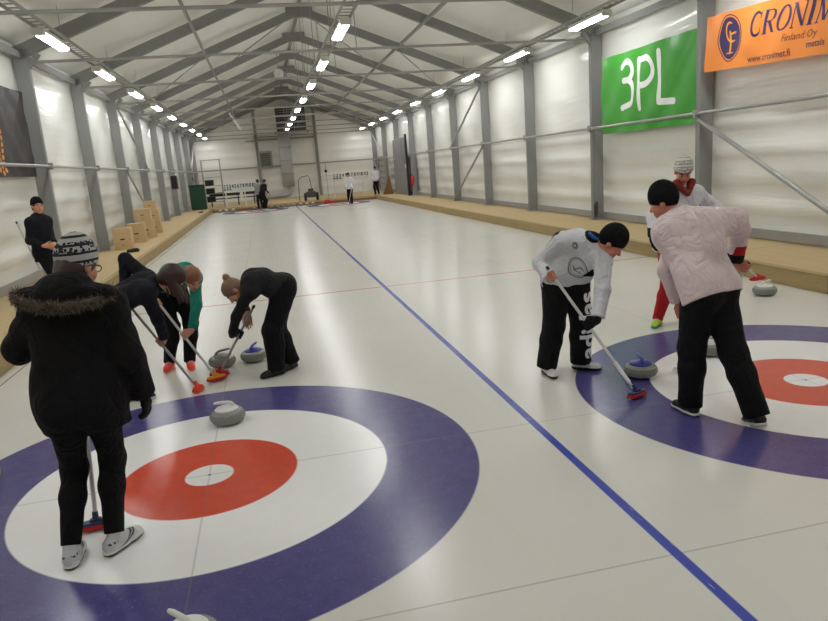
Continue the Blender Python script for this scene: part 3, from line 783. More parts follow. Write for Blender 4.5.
MB().box((-.14, -.16, -.02), (.14, .16, .62), 0, .02).build('cabinet', M['black'], t); MB().box((-.2, -.05, .2), (-.13, .05, .4)).build('bracket', M['steel'], t)
for z in (.16, .42): MB().tube([(.13, 0, z), (.148, 0, z)], .09, 16).build('speaker_cone', M['darksteel'], t)
t = thing('dome_camera', 'small white round device hanging at the roof ridge', 'device', (1.75, 25.35, 6.0))
MB().lathe([(.0001, -.22), (.14, -.17), (.2, -.04), (.21, .06), (.12, .16), (.03, .2)], 20).build('housing', M['white_plastic'], t)
MB().tube([(0, 0, .18), (0, 0, .78)], .015, 8).build('mount', M['steel'], t); MB().lathe([(.0001, -.235), (.06, -.22), (.09, -.19)], 16).build('lens', M['ink'], t)
t = thing('hanging_tube', 'pale slanted tube hanging from a tie rod under the left roof slope', 'tube', (-.45, 32.6, 4.75))
MB().tube([(-.25, 0, .45), (.25, 0, -.45)], .06, 12).build('tube', M['white_paint'], t); MB().tube([(-.1, 0, .2), (-.1, 0, .9)], .01, 6).build('hanger_rod', M['steel'], t)
t = thing('flood_lamp', 'small pale box on the far gable post left of the heater unit', 'lamp', (.1, 45.2, 4.35))
MB().box((-.2, -.15, 0), (.2, .12, .32), 0, .02).build('housing', M['white_paint'], t); MB().box((-.4, -.1, -.1), (.4, .2, 0)).build('bracket', M['steel'], t)
t = thing('cable_coil', 'dark coil of cable hanging low on a post of the right wall', 'cable', (XR-.14, Y0-.13, WZ))
for i in range(4): MB().tube([(.02*i, .012*i+.05*math.cos(a)-.02, .24+.015*i+.17*math.sin(a)) for a in [2*PI*q/18 for q in range(18)]], .011, 6, closed=True).build('loop', M['darksteel'], t)
# ---------------------------------------------------------------- people: signed-distance bodies turned into one skin
V = lambda *a: np.array(a, float)
def nrm(v): v = np.asarray(v, float); return v/np.linalg.norm(v)
def cap(a, b, ra, rb=None, k=.02): return ('c', np.asarray(a, float), np.asarray(b, float), ra, ra if rb is None else rb, k)
def elp(c, A, r, k=.015, sub=False): return ('s' if sub else 'e', np.asarray(c, float), np.asarray(A, float), np.asarray(r, float), k)
def prim_d(p, P):
    if p[0] == 'c':
        a, b, ra, rb = p[1:5]; ba = b-a; L = ba@ba+1e-12
        h = np.clip((P-a)@ba/L, 0, 1)
        return np.linalg.norm(P-a-h[:, None]*ba, axis=1)-(ra+h*(rb-ra))
    c, A, r = p[1:4]; q = (P-c)@A.T
    k0 = np.linalg.norm(q/r, axis=1); k1 = np.linalg.norm(q/(r*r), axis=1)+1e-9
    return k0*(k0-1)/k1
def smin(a, b, k):
    h = np.clip(.5+.5*(b-a)/k, 0, 1); return b+(a-b)*h-k*h*(1-h)
def wrink(P, seed, amp, sc=1.):
    r = np.random.RandomState(seed); w = np.zeros(len(P))
    for f, am in ((9, 1.), (17, .7), (31, .35)):
        k1 = r.normal(size=3); k1 *= f*sc/np.linalg.norm(k1); k2 = r.normal(size=3); k2 *= f*.6*sc/np.linalg.norm(k2)
        k3 = r.normal(size=3); k3 *= f*.8*sc/np.linalg.norm(k3)
        q = np.sin(P@k1+1.8*np.sin(P@k2)+1.1*np.sin(P@k3+r.rand()*6)); w += am*(.45*q+.55*(1-2*np.sqrt(np.abs(q)+.02)))
    return w*amp*.6
class Sdf:
    """groups: list of (prims, cuts, k); a cut keeps the side where (P-c).n < 0"""
    def __init__(s): s.g = []; s.cuts = []; s.w = None
    def grp(s, prims, cuts=(), k=.02): s.g.append((prims, list(cuts), k)); return s
    def d(s, P):
        D = None
        for prims, cuts, k in s.g:
            g = None
            for p in prims:
                e = prim_d(p, P)
                if p[0] == 's': g = -smin(-g, e, p[-1])
                else: g = e if g is None else smin(g, e, p[-1])
            for c, n in cuts: g = np.maximum(g, (P-c)@n)
            D = g if D is None else smin(D, g, k)
        if s.w: D = D+wrink(P, *s.w)
        for c, n in s.cuts: D = np.maximum(D, (P-c)@n)
        return D
    def bounds(s):
        lo = V(9, 9, 9)*1e3; hi = -lo
        for prims, _, _ in s.g:
            for p in prims:
                if p[0] == 'c':
                    for q, r in ((p[1], p[3]), (p[2], p[4])): lo = np.minimum(lo, q-r); hi = np.maximum(hi, q+r)
                elif p[0] == 'e': r = max(p[3]); lo = np.minimum(lo, p[1]-r); hi = np.maximum(hi, p[1]+r)
        return lo-.03, hi+.03
def polygonise(S, h):
    lo, hi = S.bounds(); B = 4; H = h*B
    nc = np.ceil((hi-lo)/H).astype(int)+1
    I = np.stack(np.meshgrid(*[np.arange(n) for n in nc], indexing='ij'), -1).reshape(-1, 3)
    cc = lo+(I+.5)*H-h*.5
    dc = np.concatenate([S.d(q) for q in np.array_split(cc, max(1, len(cc)//200000))])
    n = nc*B; G = np.repeat(np.repeat(np.repeat(dc.reshape(nc), B, 0), B, 1), B, 2).astype(np.float32)
    act = I[np.abs(dc) < H*1.35+.02]
    off = np.stack(np.meshgrid(*[np.arange(B)]*3, indexing='ij'), -1).reshape(-1, 3)
    for ch in np.array_split(act, max(1, len(act)*64//250000)):
        ii = (ch[:, None, :]*B+off[None]).reshape(-1, 3)
        G[ii[:, 0], ii[:, 1], ii[:, 2]] = S.d(lo+ii*h)
    s = G < 0; nx, ny, nz = n
    cnt = np.zeros((nx-1, ny-1, nz-1), np.int8)
    co = [(a, b, c) for a in (0, 1) for b in (0, 1) for c in (0, 1)]
    for a, b, c in co: cnt += s[a:nx-1+a, b:ny-1+b, c:nz-1+c]
    cells = np.argwhere((cnt > 0) & (cnt < 8))
    vid = -np.ones(cnt.shape, np.int64); vid[tuple(cells.T)] = np.arange(len(cells))
    acc = np.zeros((len(cells), 3)); w = np.zeros(len(cells))
    vals = {c: G[cells[:, 0]+c[0], cells[:, 1]+c[1], cells[:, 2]+c[2]] for c in co}
    for a in co:
        for ax in range(3):
            if a[ax]: continue
            b = list(a); b[ax] = 1; b = tuple(b)
            va, vb = vals[a], vals[b]; m = (va < 0) != (vb < 0)
            t = np.where(m, va/np.where(m, va-vb, 1), 0)
            p = np.array(a, float)[None]+np.zeros((len(cells), 3)); p[:, ax] += t
            acc[m] += p[m]; w[m] += 1
    verts = lo+(cells+acc/w[:, None])*h
    faces = []
    for ax in range(3):
        u, v = (ax+1) % 3, (ax+2) % 3
        sl0 = [slice(None)]*3; sl1 = [slice(None)]*3
        sl0[ax] = slice(0, n[ax]-1); sl1[ax] = slice(1, n[ax])
        s0, s1 = s[tuple(sl0)], s[tuple(sl1)]
        E = np.argwhere(s0 != s1)
        E = E[(E[:, u] > 0) & (E[:, v] > 0) & (E[:, u] < n[u]-1) & (E[:, v] < n[v]-1)]
        fl = s0[tuple(E.T)]
        q = []
        for du, dv in ((1, 1), (0, 1), (0, 0), (1, 0)):
            e = E.copy(); e[:, u] -= du; e[:, v] -= dv; q.append(vid[tuple(e.T)])
        Q = np.stack(q, 1); Q[~fl] = Q[~fl][:, ::-1]; faces.append(Q)
    F = np.concatenate(faces); F = F[(F >= 0).all(1)]
    # one light smoothing pass
    for _ in range(1):
        acc = np.zeros_like(verts); w = np.zeros(len(verts))
        for i in range(4):
            j = (i+1) % 4; np.add.at(acc, F[:, i], verts[F[:, j]]); np.add.at(w, F[:, i], 1); np.add.at(acc, F[:, j], verts[F[:, i]]); np.add.at(w, F[:, j], 1)
        verts = verts*.5+.5*acc/np.maximum(w, 1)[:, None]
    return verts, F
def skinmesh(name, S, h, mats, root, paint=None, parent=None):
    v, f = polygonise(S, h)
    org = np.array(root.location)
    me = bpy.data.meshes.new(name)
    me.vertices.add(len(v)); me.vertices.foreach_set('co', (v-org).ravel())
    me.loops.add(len(f)*4); me.loops.foreach_set('vertex_index', f.ravel().astype(np.int32))
    me.polygons.add(len(f)); me.polygons.foreach_set('loop_start', np.arange(0, len(f)*4, 4, dtype=np.int32)); me.polygons.foreach_set('loop_total', np.full(len(f), 4, np.int32))
    for m in (mats if isinstance(mats, (list, tuple)) else [mats]): me.materials.append(m)
    me.update(calc_edges=True); me.validate()
    me.polygons.foreach_set('use_smooth', [True]*len(me.polygons))
    if paint is not None: me.polygons.foreach_set('material_index', paint(v[f].mean(1)).astype(np.int32))
    me.update()
    o = bpy.data.objects.new(name, me); C.objects.link(o); o.parent = parent or root
    return o

def ik(S, W, l1, l2, pole):
    d = W-S; L = np.linalg.norm(d)
    if L > (l1+l2)*.995: s = L/((l1+l2)*.995); l1 *= s; l2 *= s
    d = d/L; a = (l1*l1-l2*l2+L*L)/(2*L); hh = math.sqrt(max(l1*l1-a*a, 0))
    p = np.asarray(pole, float); p = p-d*(p@d); p = nrm(p)
    return S+d*a+p*hh
def frame_of(f, u):
    f = nrm(f); r = nrm(np.cross(f, u)); u = np.cross(r, f); return r, f, u
def head_prims(H, hf, hup, nk, sc=1.):
    r, f, u = frame_of(hf, hup); A = np.stack([r, f, u])
    L = lambda x, y, z: H+(r*x+f*y+u*z)*sc
    P = [elp(L(0, -.012, .035), A, V(.074, .094, .085)*sc), elp(L(0, .03, -.035), A, V(.058, .062, .078)*sc, .03),
         elp(L(0, .062, -.095), A, V(.028, .024, .022)*sc, .02)]
    for s in (-1, 1): P.append(elp(L(s*.036, .058, -.028), A, V(.025, .024, .028)*sc, .02))
    P.append(cap(L(-.034, .078, .026), L(.034, .078, .026), .012*sc, None, .015))
    for s in (-1, 1): P.append(elp(L(s*.031, .098, .008), A, V(.016, .016, .011)*sc, .012, True))
    P.append(cap(L(0, .084, .012), L(0, .106, -.024), .008*sc, .0125*sc, .012))
    for s in (-1, 1): P.append(cap(L(s*.009, .092, -.028), L(s*.01, .096, -.028), .0075*sc, None, .006))
    P.append(cap(L(-.018, .083, -.056), L(.018, .083, -.056), .0075*sc, None, .006)); P.append(cap(L(-.015, .082, -.067), L(.015, .082, -.067), .008*sc, None, .006))
    for s in (-1, 1): P.append(elp(L(s*.077, -.012, -.004), A, V(.011, .022, .033)*sc, .008))
    P.append(cap(np.asarray(nk, float), L(0, -.022, -.055), .056*sc, .054*sc, .03))
    return P, L, A
def hand_prims(spec, side, W, f, n, th=1.0):
    """palm, four fingers of their own lengths, thumb; W wrist, f wrist-to-knuckle direction, n palm-side normal"""
    f = nrm(f); n = nrm(n-f*(n@f)); c = nrm(np.cross(f, n))
    if side == 'L': c = -c           # c points to the thumb side
    out = []; t = th
    lens = (.92, 1.0, .94, .76); K = []
    for i in range(4):
        o = (1.5-i)*.0205
        K.append(W+f*(.086-.006*abs(i-1))+c*o)
    palm = [cap(W+c*(.5-i/3)*.028+f*.01, K[i]-f*.004, .0155*t, .0125*t, .012) for i in range(4)]
    out.append((palm, [], .012))
    curl = spec.get('curl', .35)
    for i in range(4):
        p = K[i]; a = curl*.6; pr = []
        for j, l in enumerate((.044, .028, .022)):
            d = f*math.cos(a)+n*math.sin(a); q = p+d*l*lens[i]
            pr.append(cap(p, q, (.0098-.0008*j)*t, (.0092-.0008*j)*t, .003)); p = q; a += curl*(1.0 if j == 0 else .8)
        out.append((pr, [], .005))
    b = W+f*.022+c*.024; m1 = b+f*.032+c*.026+n*.012; m2 = m1+f*.028+c*.006+n*.014*(1+curl); m3 = m2+f*.022-c*.002+n*.012*(1+curl)
    out.append(([cap(b, m1, .0145*t, .0115*t, .004), cap(m1, m2, .0112*t, .0102*t, .004), cap(m2, m3, .0102*t, .0085*t, .004)], [], .012))
    return out
def grip_prims(G, s, f, n, side, th=1.0, R=.0125):
    """hand closed round a stick through G along s; f forearm-to-fingers direction, n from palm to stick"""
    t = th; rf = .0092*t; Rc = R+rf*.92
    out = []; Wr = G-n*(Rc+.004)-f*.088
    # thumb side: the end of the stick that lies on the thumb's side
    c = s
    lens = (.94, 1.0, .95, .8); palm = []
    for i in range(4):
        k = G+c*(1.5-i)*.0205-n*(Rc+.003)-f*.012
        palm.append(cap(Wr+c*(.5-i/3)*.028+f*.01, k, .0155*t, .0125*t, .012))
        pr = []; p = k; 
        for a0, a1 in ((0, 70), (70, 140), (140, 205)):
            a = math.radians(a1*lens[i]); q = G+c*(1.5-i)*.0205+(-n*math.cos(a)+f*math.sin(a))*Rc
            pr.append(cap(p, q, rf, rf*.95, .003)); p = q
        out.append((pr, [], .005))
    out.insert(0, (palm, [], .012))
    b = Wr+f*.026+c*.022; m1 = G+c*.046-n*(Rc*.7)-f*.030; m2 = G+c*.044-f*(Rc+.004)+n*.012; m3 = G+c*.030-f*.006+n*(Rc+.004)
    out.append(([cap(b, m1, .0145*t, .0115*t, .004), cap(m1, m2, .0108*t, .010*t, .004), cap(m2, m3, .010*t, .0085*t, .004)], [], .012))
    return out, Wr

def person(label, nk, pel, sl, sr, head, hf, hup, hands, feet, o, group=None):
    nk, pel, sl, sr, head = [np.asarray(x, float) for x in (nk, pel, sl, sr, head)]
    h = o.get('h', .0075); sc = o.get('scale', 1.); wt = o.get('wt', 1.); skin = M[o.get('skin', 'skin')]
    far = h > .012
    up = nrm(nk-pel); lat = nrm(sl-sr); front = nrm(np.cross(up, -lat))
    latp = nrm(np.asarray(o.get('latp', lat), float)); frontp = nrm(np.cross(nrm(up+V(0, 0, .6)), -latp))
    gz = o.get('gz', 0.)
    root = thing('person', label, 'person', (pel[0], pel[1], gz), group=group)
    L = np.linalg.norm(nk-pel)
    bend = o.get('bend', .0); mid = pel+(nk-pel)*.5-front*bend; chest = pel+(nk-pel)*.76-front*bend*.8
    def torso(e, bust=0.):
        P = []
        for s in (-1, 1):
            P.append(cap(pel+s*latp*.072*wt-frontp*.02, pel+s*latp*.078*wt+up*.10, (.098+e)*wt, (.092+e)*wt, .05))
            P.append(cap(pel+s*latp*.078*wt+up*.08, mid+s*lat*.06*wt, (.092+e)*wt, (.088+e)*wt, .05))
            P.append(cap(mid+s*lat*.06*wt, chest+s*lat*.085*wt, (.088+e)*wt, (.096+e)*wt, .05))
            P.append(cap(chest+s*lat*.085*wt+up*.01, (sl if s > 0 else sr)*.86+nk*.14-up*.03, (.088+e)*wt, .066+e, .05))
            P.append(cap(nk-up*.025, (sl if s > 0 else sr), .052+e, .050+e, .05))
            P.append(elp(pel+s*latp*.068*wt-frontp*.05-V(0, 0, .045), np.eye(3), V(1, 1, 1)*(.088+e)*wt, .04))
            if bust: P.append(elp(chest+s*lat*.075+front*.07-up*.04, np.eye(3), V(1, 1, 1)*(.062+e), .04))
        return P
    # arms
    arms = {}
    for side, S0, spec in (('L', sl, hands[0]), ('R', sr, hands[1])):
        l1, l2 = .285*sc, .25*sc; pole = np.asarray(spec.get('pole', (0, 0, -1)), float)
        th = 1.22 if spec.get('glove') else 1.0
        if spec['m'] == 'grip':
            G = np.asarray(spec['G'], float); st = nrm(spec['s']); E = ik(S0, G-nrm(G-S0)*.06, l1, l2, pole)
            cdir = st if spec.get('up', True) else -st
            f = G-E; f = nrm(f-st*(f@st)); n = np.cross(cdir, f)
            if side == 'L': n = -n
            hp, W = grip_prims(G, cdir, f, n, side, th)
            E = ik(S0, W, l1, l2, pole)
        else:
            W = np.asarray(spec['W'], float); E = ik(S0, W, l1, l2, pole)
            f = np.asarray(spec.get('f', W-E), float); n = np.asarray(spec.get('n', -lat if side == 'L' else lat), float)
            hp = hand_prims(spec, side, W, f, n, th)
        arms[side] = (S0, E, W, hp, spec)
    legs = {}
    for s, (side, ft) in zip((1, -1), zip('LR', feet)):
        hip = pel+s*latp*.088-up*.045*0-V(0, 0, .05); A = np.asarray(ft['a'], float)
        lg = np.linalg.norm(A-hip); l = max(o.get('ll', .425)*sc, lg/1.99)
        K = ik(hip, A, l*1.01, l*.99, ft.get('pole', front))
        legs[side] = (hip, K, A, nrm(np.asarray(ft['t'], float)), ft.get('lift', 0.))
    # ---- body: one continuous skin
    B = Sdf()
    hp_, HL, HA = head_prims(head, hf, hup, nk-up*.01, o.get('hs', 1.))
    B.grp(torso(-.012)); B.grp(hp_, k=.03)
    for side, (S0, E, W, hp, spec) in arms.items():
        B.grp([cap(S0, E, .044*wt, .036, .02), cap(E, E+(W-E)*.35, .038, .039, .02), cap(E+(W-E)*.35, W, .039, .0255, .02)], k=.03)
        for g in hp: B.grp(*g)
    for side, (hip, K, A, t, lift) in legs.items():
        B.grp([cap(hip, K, .074*wt, .050, .03), cap(K, K+(A-K)*.35-t*.012, .050, .050, .03), cap(K+(A-K)*.35-t*.012, A, .050, .034, .03),
               cap(A-V(0, 0, .035)-t*.03, A-V(0, 0, .045)+t*.12, .030, .022, .03)], k=.03)
    sp, lp_ = o.get('hair_skin'), None
    def bpaint(P):
        q = (P-head)@HA.T/o.get('hs', 1.); mi = np.zeros(len(P), int)
        lip = (np.abs(q[:, 0]) < .024) & (q[:, 1] > .078) & (q[:, 2] < -.050) & (q[:, 2] > -.072); mi[lip] = 1
        brow = (np.abs(np.abs(q[:, 0])-.031) < .018) & (q[:, 1] > .07) & (np.abs(q[:, 2]-.030) < .006); mi[brow] = 2
        return mi
    skinmesh('body', B, h if far else .0062, [skin, M['lip'], M[o.get('brow', 'brow')]], root, bpaint)
    if not far:
        for s in (-1, 1):
            m = MB(); c = HL(s*.031, .0755, .007)-np.array(root.location); f = HA[1]
            q = Vector(f).to_track_quat('Z', 'Y'); vs = []
            m.lathe([(.0001, -.0115), (.0085, -.008), (.0115, 0), (.0098, .0060), (.0078, .0084)], 14); m.lathe([(.0078, .0085), (.0001, .0116)], 14, mi=1)
            m.v = [tuple(Vector(c)+q @ Vector(p)) for p in m.v]; m.build('eye', [M['eye_white'], M['iris']], root)
    # ---- top garment
    T = o['top']; e = T.get('e', .016); S = Sdf(); sle = T.get('se', .012)
    S.grp(torso(e, T.get('bust', 0)))
    hem = T.get('hem', -.10)
    if T.get('skirt'):                        # long coat
        z = T['skirt']; base = pel.copy(); base[2] = z-.1; base[:2] += T.get('shift', V(0, 0))
        for s in (-1, 1): S.grp([cap(pel+s*latp*.07, base+s*latp*.070, (.094+e)*wt, (.092+e)*wt, .06)], k=.06)
        S.cuts.append((V(0, 0, z), V(0, 0, -1)))
    elif hem < 0:
        dn = nrm(-up+V(0, 0, -.35))
        S.grp([cap(pel+s*latp*.075*wt, pel+s*latp*.078*wt+dn*(-hem), (.100+e)*wt, (.104+e)*wt, .05) for s in (-1, 1)], k=.04)
        S.cuts.append((pel+up*hem, -up))
    else: S.cuts.append((pel+up*hem, -up))
    for side, (S0, E, W, hp, spec) in arms.items():
        ax = nrm(W-E); rs = T.get('arm', 1.); cu = spec.get('cuff', T.get('cuff', .015))
        We = W-ax*cu
        S.grp([cap(S0, E, (.054+sle)*rs, (.043+sle)*rs, .03), cap(E, We+ax*.05, (.043+sle)*rs, (.031+sle)*rs, .03)], [(We, ax)], k=.035)
    if T.get('collar', True):
        S.grp([cap(nk-up*.03, nk+up*T.get('ch', .035)+front*.01, .064+e*.5, .060+e*.4, .02)], [(nk+up*(T.get('ch', .035)), nrm(up-front*.25))], k=.02)
    S.w = (T.get('seed', 3), T.get('wr', .006), 1.)
    side_of = {'pel': pel, 'nk': nk, 'sl': sl, 'sr': sr, 'front': front, 'up': up, 'lat': lat, 'chest': chest, 'arms': arms, 'legs': legs, 'head': head, 'HL': HL, 'HA': HA, 'root': root}
    tp = T.get('paint'); jack = skinmesh('jacket', S, h if far else h*1.05, T['m'], root, (lambda P: tp(P, side_of)) if tp else None)
    # ---- trousers
    Q = o['bot']; e2 = Q.get('e', .012); S = Sdf(); rs = Q.get('r', 1.)
    P = []
    for s in (-1, 1):
        P += [cap(pel+s*latp*.072*wt-frontp*.012, pel+s*latp*.074*wt+up*.10, (.098+e2*.7)*wt, (.090+e2*.7)*wt, .05), elp(pel+s*latp*.068*wt-frontp*.05-V(0, 0, .045), np.eye(3), V(1, 1, 1)*(.090+e2)*wt, .05)]
    S.grp(P, [(pel+up*.12, up)])
    for side, (hip, K, A, t, lift) in legs.items():
        end = A+nrm(A-K)*Q.get('drop', .02); ax = nrm(A-K)
        S.grp([cap(hip, K, (.080+e2)*wt*rs, (.056+e2)*rs, .05), cap(K, K+(A-K)*.35-t*.01, (.056+e2)*rs, (.054+e2)*rs, .04), cap(K+(A-K)*.35-t*.01, end+ax*.06, (.054+e2)*rs, (.038+e2)*rs*Q.get('flare', 1.), .04)], [(end, ax)], k=.045)
    S.w = (Q.get('seed', 11), Q.get('wr', .005), 1.)
    side_of['trousers'] = skinmesh('trousers', S, h*1.05, Q['m'], root)
    # ---- shoes
    Z = o['shoe']
    for side, (hip, K, A, t, lift) in legs.items():
        g0 = A-V(0, 0, .085); r_ = nrm(np.cross(t, V(0, 0, 1)))
        fd = nrm(t*math.cos(lift)-V(0, 0, 1)*math.sin(lift)); fu = nrm(np.cross(r_, fd))
        at = lambda x, z, y=0.: A-fu*.085+fd*x+fu*z+r_*y
        S = Sdf(); S.grp([cap(at(-.045, .045), at(.03, .045), .038, .040, .02), cap(at(.03, .045), at(.135, .030), .040, .033, .02), cap(at(-.04, .05), A+fu*.005, .036, .040, .02), cap(at(.10, .03, .012), at(.155, .026, .006), .034, .026, .02)], [])
        S.cuts.append((at(0, .018), -fu))
        sh = skinmesh('shoe', S, Z.get('h', min(h, .0075)), Z['m'], root, (lambda P, at=at, fu=fu, fd=fd: Z['paint']((P-at(0, 0))@fd, (P-at(0, 0))@fu)) if Z.get('paint') else None)
        S = Sdf(); S.grp([cap(at(-.047, .02), at(.03, .02), .041, .042, .02), cap(at(.03, .02), at(.14, .02), .042, .036, .02), cap(at(.10, .02, .012), at(.16, .02, .006), .035, .027, .02)], [])
        S.cuts += [(at(0, .026), fu), (at(0, .002), -fu)]
        skinmesh('sole', S, Z.get('h', min(h, .0075)), Z['sole'], root, (lambda P, at=at, fu=fu: (((P-at(0, 0))@fu) < .013).astype(int)) if isinstance(Z['sole'], list) else None, sh)
        if Z.get('laces') and not far:
            m = MB(); org = np.array(root.location)
            for i in range(4):
                x = .055+i*.018; zt = .083-i*.0075
                m.tube([at(x, zt-.012, -.028)-org, at(x+.004, zt, -.012)-org, at(x+.004, zt, .012)-org, at(x, zt-.012, .028)-org], .0035, 6)
            m.build('laces', Z['laces'], sh)
    # ---- gloves
    for side, (S0, E, W, hp, spec) in arms.items():
        if not spec.get('glove'): continue
        S = Sdf()
        for prims, cuts, k in hp: S.grp([('c', p[1], p[2], p[3]+.003, p[4]+.003, p[5]) for p in prims], cuts, k)
        ax = nrm(W-E); S.grp([cap(W-ax*.05, W+ax*.02, .036, .030, .015)], [(W-ax*.05, -ax)], k=.02)
        skinmesh('glove', S, .0062, M[spec['glove']], root)
    # ---- hair and hat
    hs = o.get('hs', 1.)
    if o.get('hair'):
        hr = o['hair']; S = Sdf(); x = hr.get('e', .012)
        S.grp([elp(HL(0, -.016, .037), HA, V(.074+x, .094+x, .086+x)*hs, .01), elp(HL(0, -.05, -.02), HA, V(.066+x, .055+x, .07+x)*hs, .02),
               elp(HL(0, .110, -.020), HA, V(.062, .085, .085)*hs, .01, True)])
        if hr.get('strands'):
            rs_ = np.random.RandomState(5)
            for i in range(hr['strands']):
                a = hr['arc'][0]+(hr['arc'][1]-hr['arc'][0])*i/(hr['strands']-1); sx = math.cos(a)
                p0 = HL(sx*.076, -.012-.085*math.sin(a), .03); l = hr['len']*(.75+.35*rs_.rand()); d = nrm(np.asarray(hr['dir'], float)+rs_.normal(size=3)*.10)
                S.grp([cap(p0, p0+d*l*.5+(-HA[1])*.015, .018, .017, .01), cap(p0+d*l*.5+(-HA[1])*.015, p0+d*l, .017, .008, .01)], k=.008)
        if hr.get('tail'):
            pts = [HL(*q) for q in hr['tail']]; rr = hr['tr']
            S.grp([cap(pts[i], pts[i+1], rr[i], rr[i+1], .02) for i in range(len(pts)-1)], k=.015)
        S.w = (4, .004, 3.)
        skinmesh('hair', S, min(h, .007), M[hr['m']], root)
    if o.get('hat'):
        ht = o['hat']; S = Sdf(); x = ht.get('e', .014); top = ht.get('top', .0)
        brimz = ht.get('z', .030)
        S.grp([elp(HL(0, -.014, .040+top*.5), HA, V(.074+x, .094+x, .086+x+top)*hs, .01), cap(HL(0, -.012, brimz+.01), HL(0, -.014, .07), .074*hs, None, .02)])
        S.cuts.append((HL(0, .07, brimz), nrm(-HA[2]+HA[1]*ht.get('tilt', .25))))
        S.w = (9, .003, 1.5)
        tpn = ht.get('paint')
        skinmesh('hat', S, min(h, .007), M[ht['m']] if isinstance(ht['m'], str) else ht['m'], root)
        if ht.get('brim', True):
            S = Sdf(); S.grp([elp(HL(0, -.014, .040), HA, V(.078+x, .098+x, .088+x)*hs, .01)])
            nn = nrm(-HA[2]+HA[1]*ht.get('tilt', .25)); S.cuts += [(HL(0, .07, brimz-.002), nn), (HL(0, .07, brimz+.036), -nn)]
            skinmesh('hat_brim', S, min(h, .006), M[ht.get('bm', ht['m'])] if isinstance(ht.get('bm', ht['m']), str) else ht['m'], root)
    return side_of
# ---------------------------------------------------------------- cloth materials
M['lip'] = mat('lips', srgb(176, 104, 92), .45, .05, 20); M['brow'] = mat('eyebrow', srgb(92, 66, 50), .8, .1, 60); M['brow_dark'] = mat('dark eyebrow', srgb(50, 38, 32), .8, .1, 60)
M['eye_white'] = mat('eye white', srgb(196, 188, 180), .25, .02, 5); M['iris'] = mat('iris', srgb(50, 44, 40), .2, .05, 5)
M['black_cloth'] = fabric('black cloth', (17, 17, 19)); M['parka'] = fabric('black parka cloth', (15, 14, 17)); M['navy_cloth'] = fabric('dark navy cloth', (22, 23, 32))
M['charcoal'] = fabric('charcoal fleece', (34, 35, 37)); M['trouser_black'] = fabric('black trouser cloth', (15, 15, 17)); M['legging'] = fabric('black leggings', (13, 13, 14))
M['teal'] = fabric('teal jacket cloth', (14, 124, 108), .6); M['jersey'] = fabric('grey white jersey', (206, 208, 214), .7, .04); M['pink'] = fabric('pale pink shell', (222, 205, 206), .6, .04)
M['white_cloth'] = fabric('white jacket cloth', (222, 222, 228), .7, .04); M['red_cloth'] = fabric('red cloth', (176, 26, 34), .7); M['maroon'] = fabric('maroon cloth', (92, 20, 28), .8)
M['blue_cloth'] = fabric('bright blue cloth', (44, 104, 178), .8); M['grey_cloth'] = fabric('light grey cloth', (150, 152, 154)); M['rust'] = fabric('rust red lining', (128, 52, 36), .9)
M['hat_black'] = fabric('black knit', (14, 14, 16), .95, .1, 0, .6, 140); M['hat_light'] = None
M['hair_auburn'] = mat('dark auburn hair', srgb(52, 28, 24), .5, .35, 14, 0, .5, 60, stretch=(3, 3, .6)); M['hair_ginger'] = mat('light brown hair', srgb(134, 88, 56), .5, .3, 14, 0, .5, 60); M['hair_blond'] = mat('ash blond hair', srgb(126, 98, 74), .5, .3, 14, 0, .5, 60)
M['hair_brown'] = mat('brown hair', srgb(64, 44, 36), .5, .3, 14, 0, .5, 60); M['hair_dark'] = mat('dark hair', srgb(28, 24, 24), .6, .2, 14)
M['glove_black'] = fabric('black glove', (18, 18, 20)); M['glove_grey'] = fabric('grey black glove', (48, 48, 48)); M['fur'] = mat('grey brown fur', srgb(122, 112, 98), .9, .5, 40)
M['shoe_white'] = mat('white shoe leather', srgb(214, 212, 210), .5, .05, 10); M['shoe_silver'] = mat('silver trainer', srgb(196, 198, 202), .4, .12, 30); M['shoe_black'] = mat('black shoe leather', srgb(20, 20, 22), .45, .1, 10)
M['shoe_orange'] = mat('neon orange shoe', srgb(250, 84, 58), .6, .06, 20); M['shoe_lime'] = mat('lime shoe', srgb(176, 214, 40), .5, .06, 20); M['shoe_navy'] = mat('dark navy shoe', srgb(28, 36, 52), .6, .08, 20)
M['sole_white'] = mat('white sole', srgb(216, 216, 212), .5, .04, 10); M['sole_black'] = mat('black sole', srgb(18, 18, 18), .6, .05, 10); M['sole_dark'] = mat('grey sole', srgb(74, 74, 76), .6, .05, 10); M['sole_teal'] = mat('teal sole', srgb(30, 150, 160), .5, .05, 10); M['sole_orange'] = mat('orange sole', srgb(255, 130, 90), .5, .05, 10)

def nordic_mat(name, light, dark, sc=1.):
    """knitted hat: dark and pale bands with little repeated motifs"""
    m, t, b = new_mat(name); co = t.coord('Object')
    sp = t.add('ShaderNodeSeparateXYZ'); t.l.new(co, sp.inputs[0])
    w = t.noise(co, 30, 2)
    z = t.math('ADD', sp.outputs[2], t.math('MULTIPLY', w, .004))
    v = t.add('ShaderNodeTexVoronoi'); v.inputs['Scale'].default_value = 58*sc; v.distance = 'CHEBYCHEV'; t.l.new(co, v.inputs['Vector'])
    band = t.math('SINE', t.math('MULTIPLY', z, 150*sc)); thick = t.math('SINE', t.math('MULTIPLY', z, 61*sc))
    mo = t.math('LESS_THAN', v.outputs['Distance'], .40)
    f = t.math('MULTIPLY', mo, t.math('GREATER_THAN', thick, -.2))
    f = t.math('MAXIMUM', f, t.math('GREATER_THAN', band, .62))
    t.l.new(t.mix(f, light, dark), b.inputs['Base Color']); b.inputs['Roughness'].default_value = .95
    t.l.new(t.bump(t.noise(co, 160, 2), .5, .004), b.inputs['Normal'])
    return m
M['hat_nordic'] = nordic_mat('nordic knit', srgb(176, 176, 178), srgb(34, 34, 38))
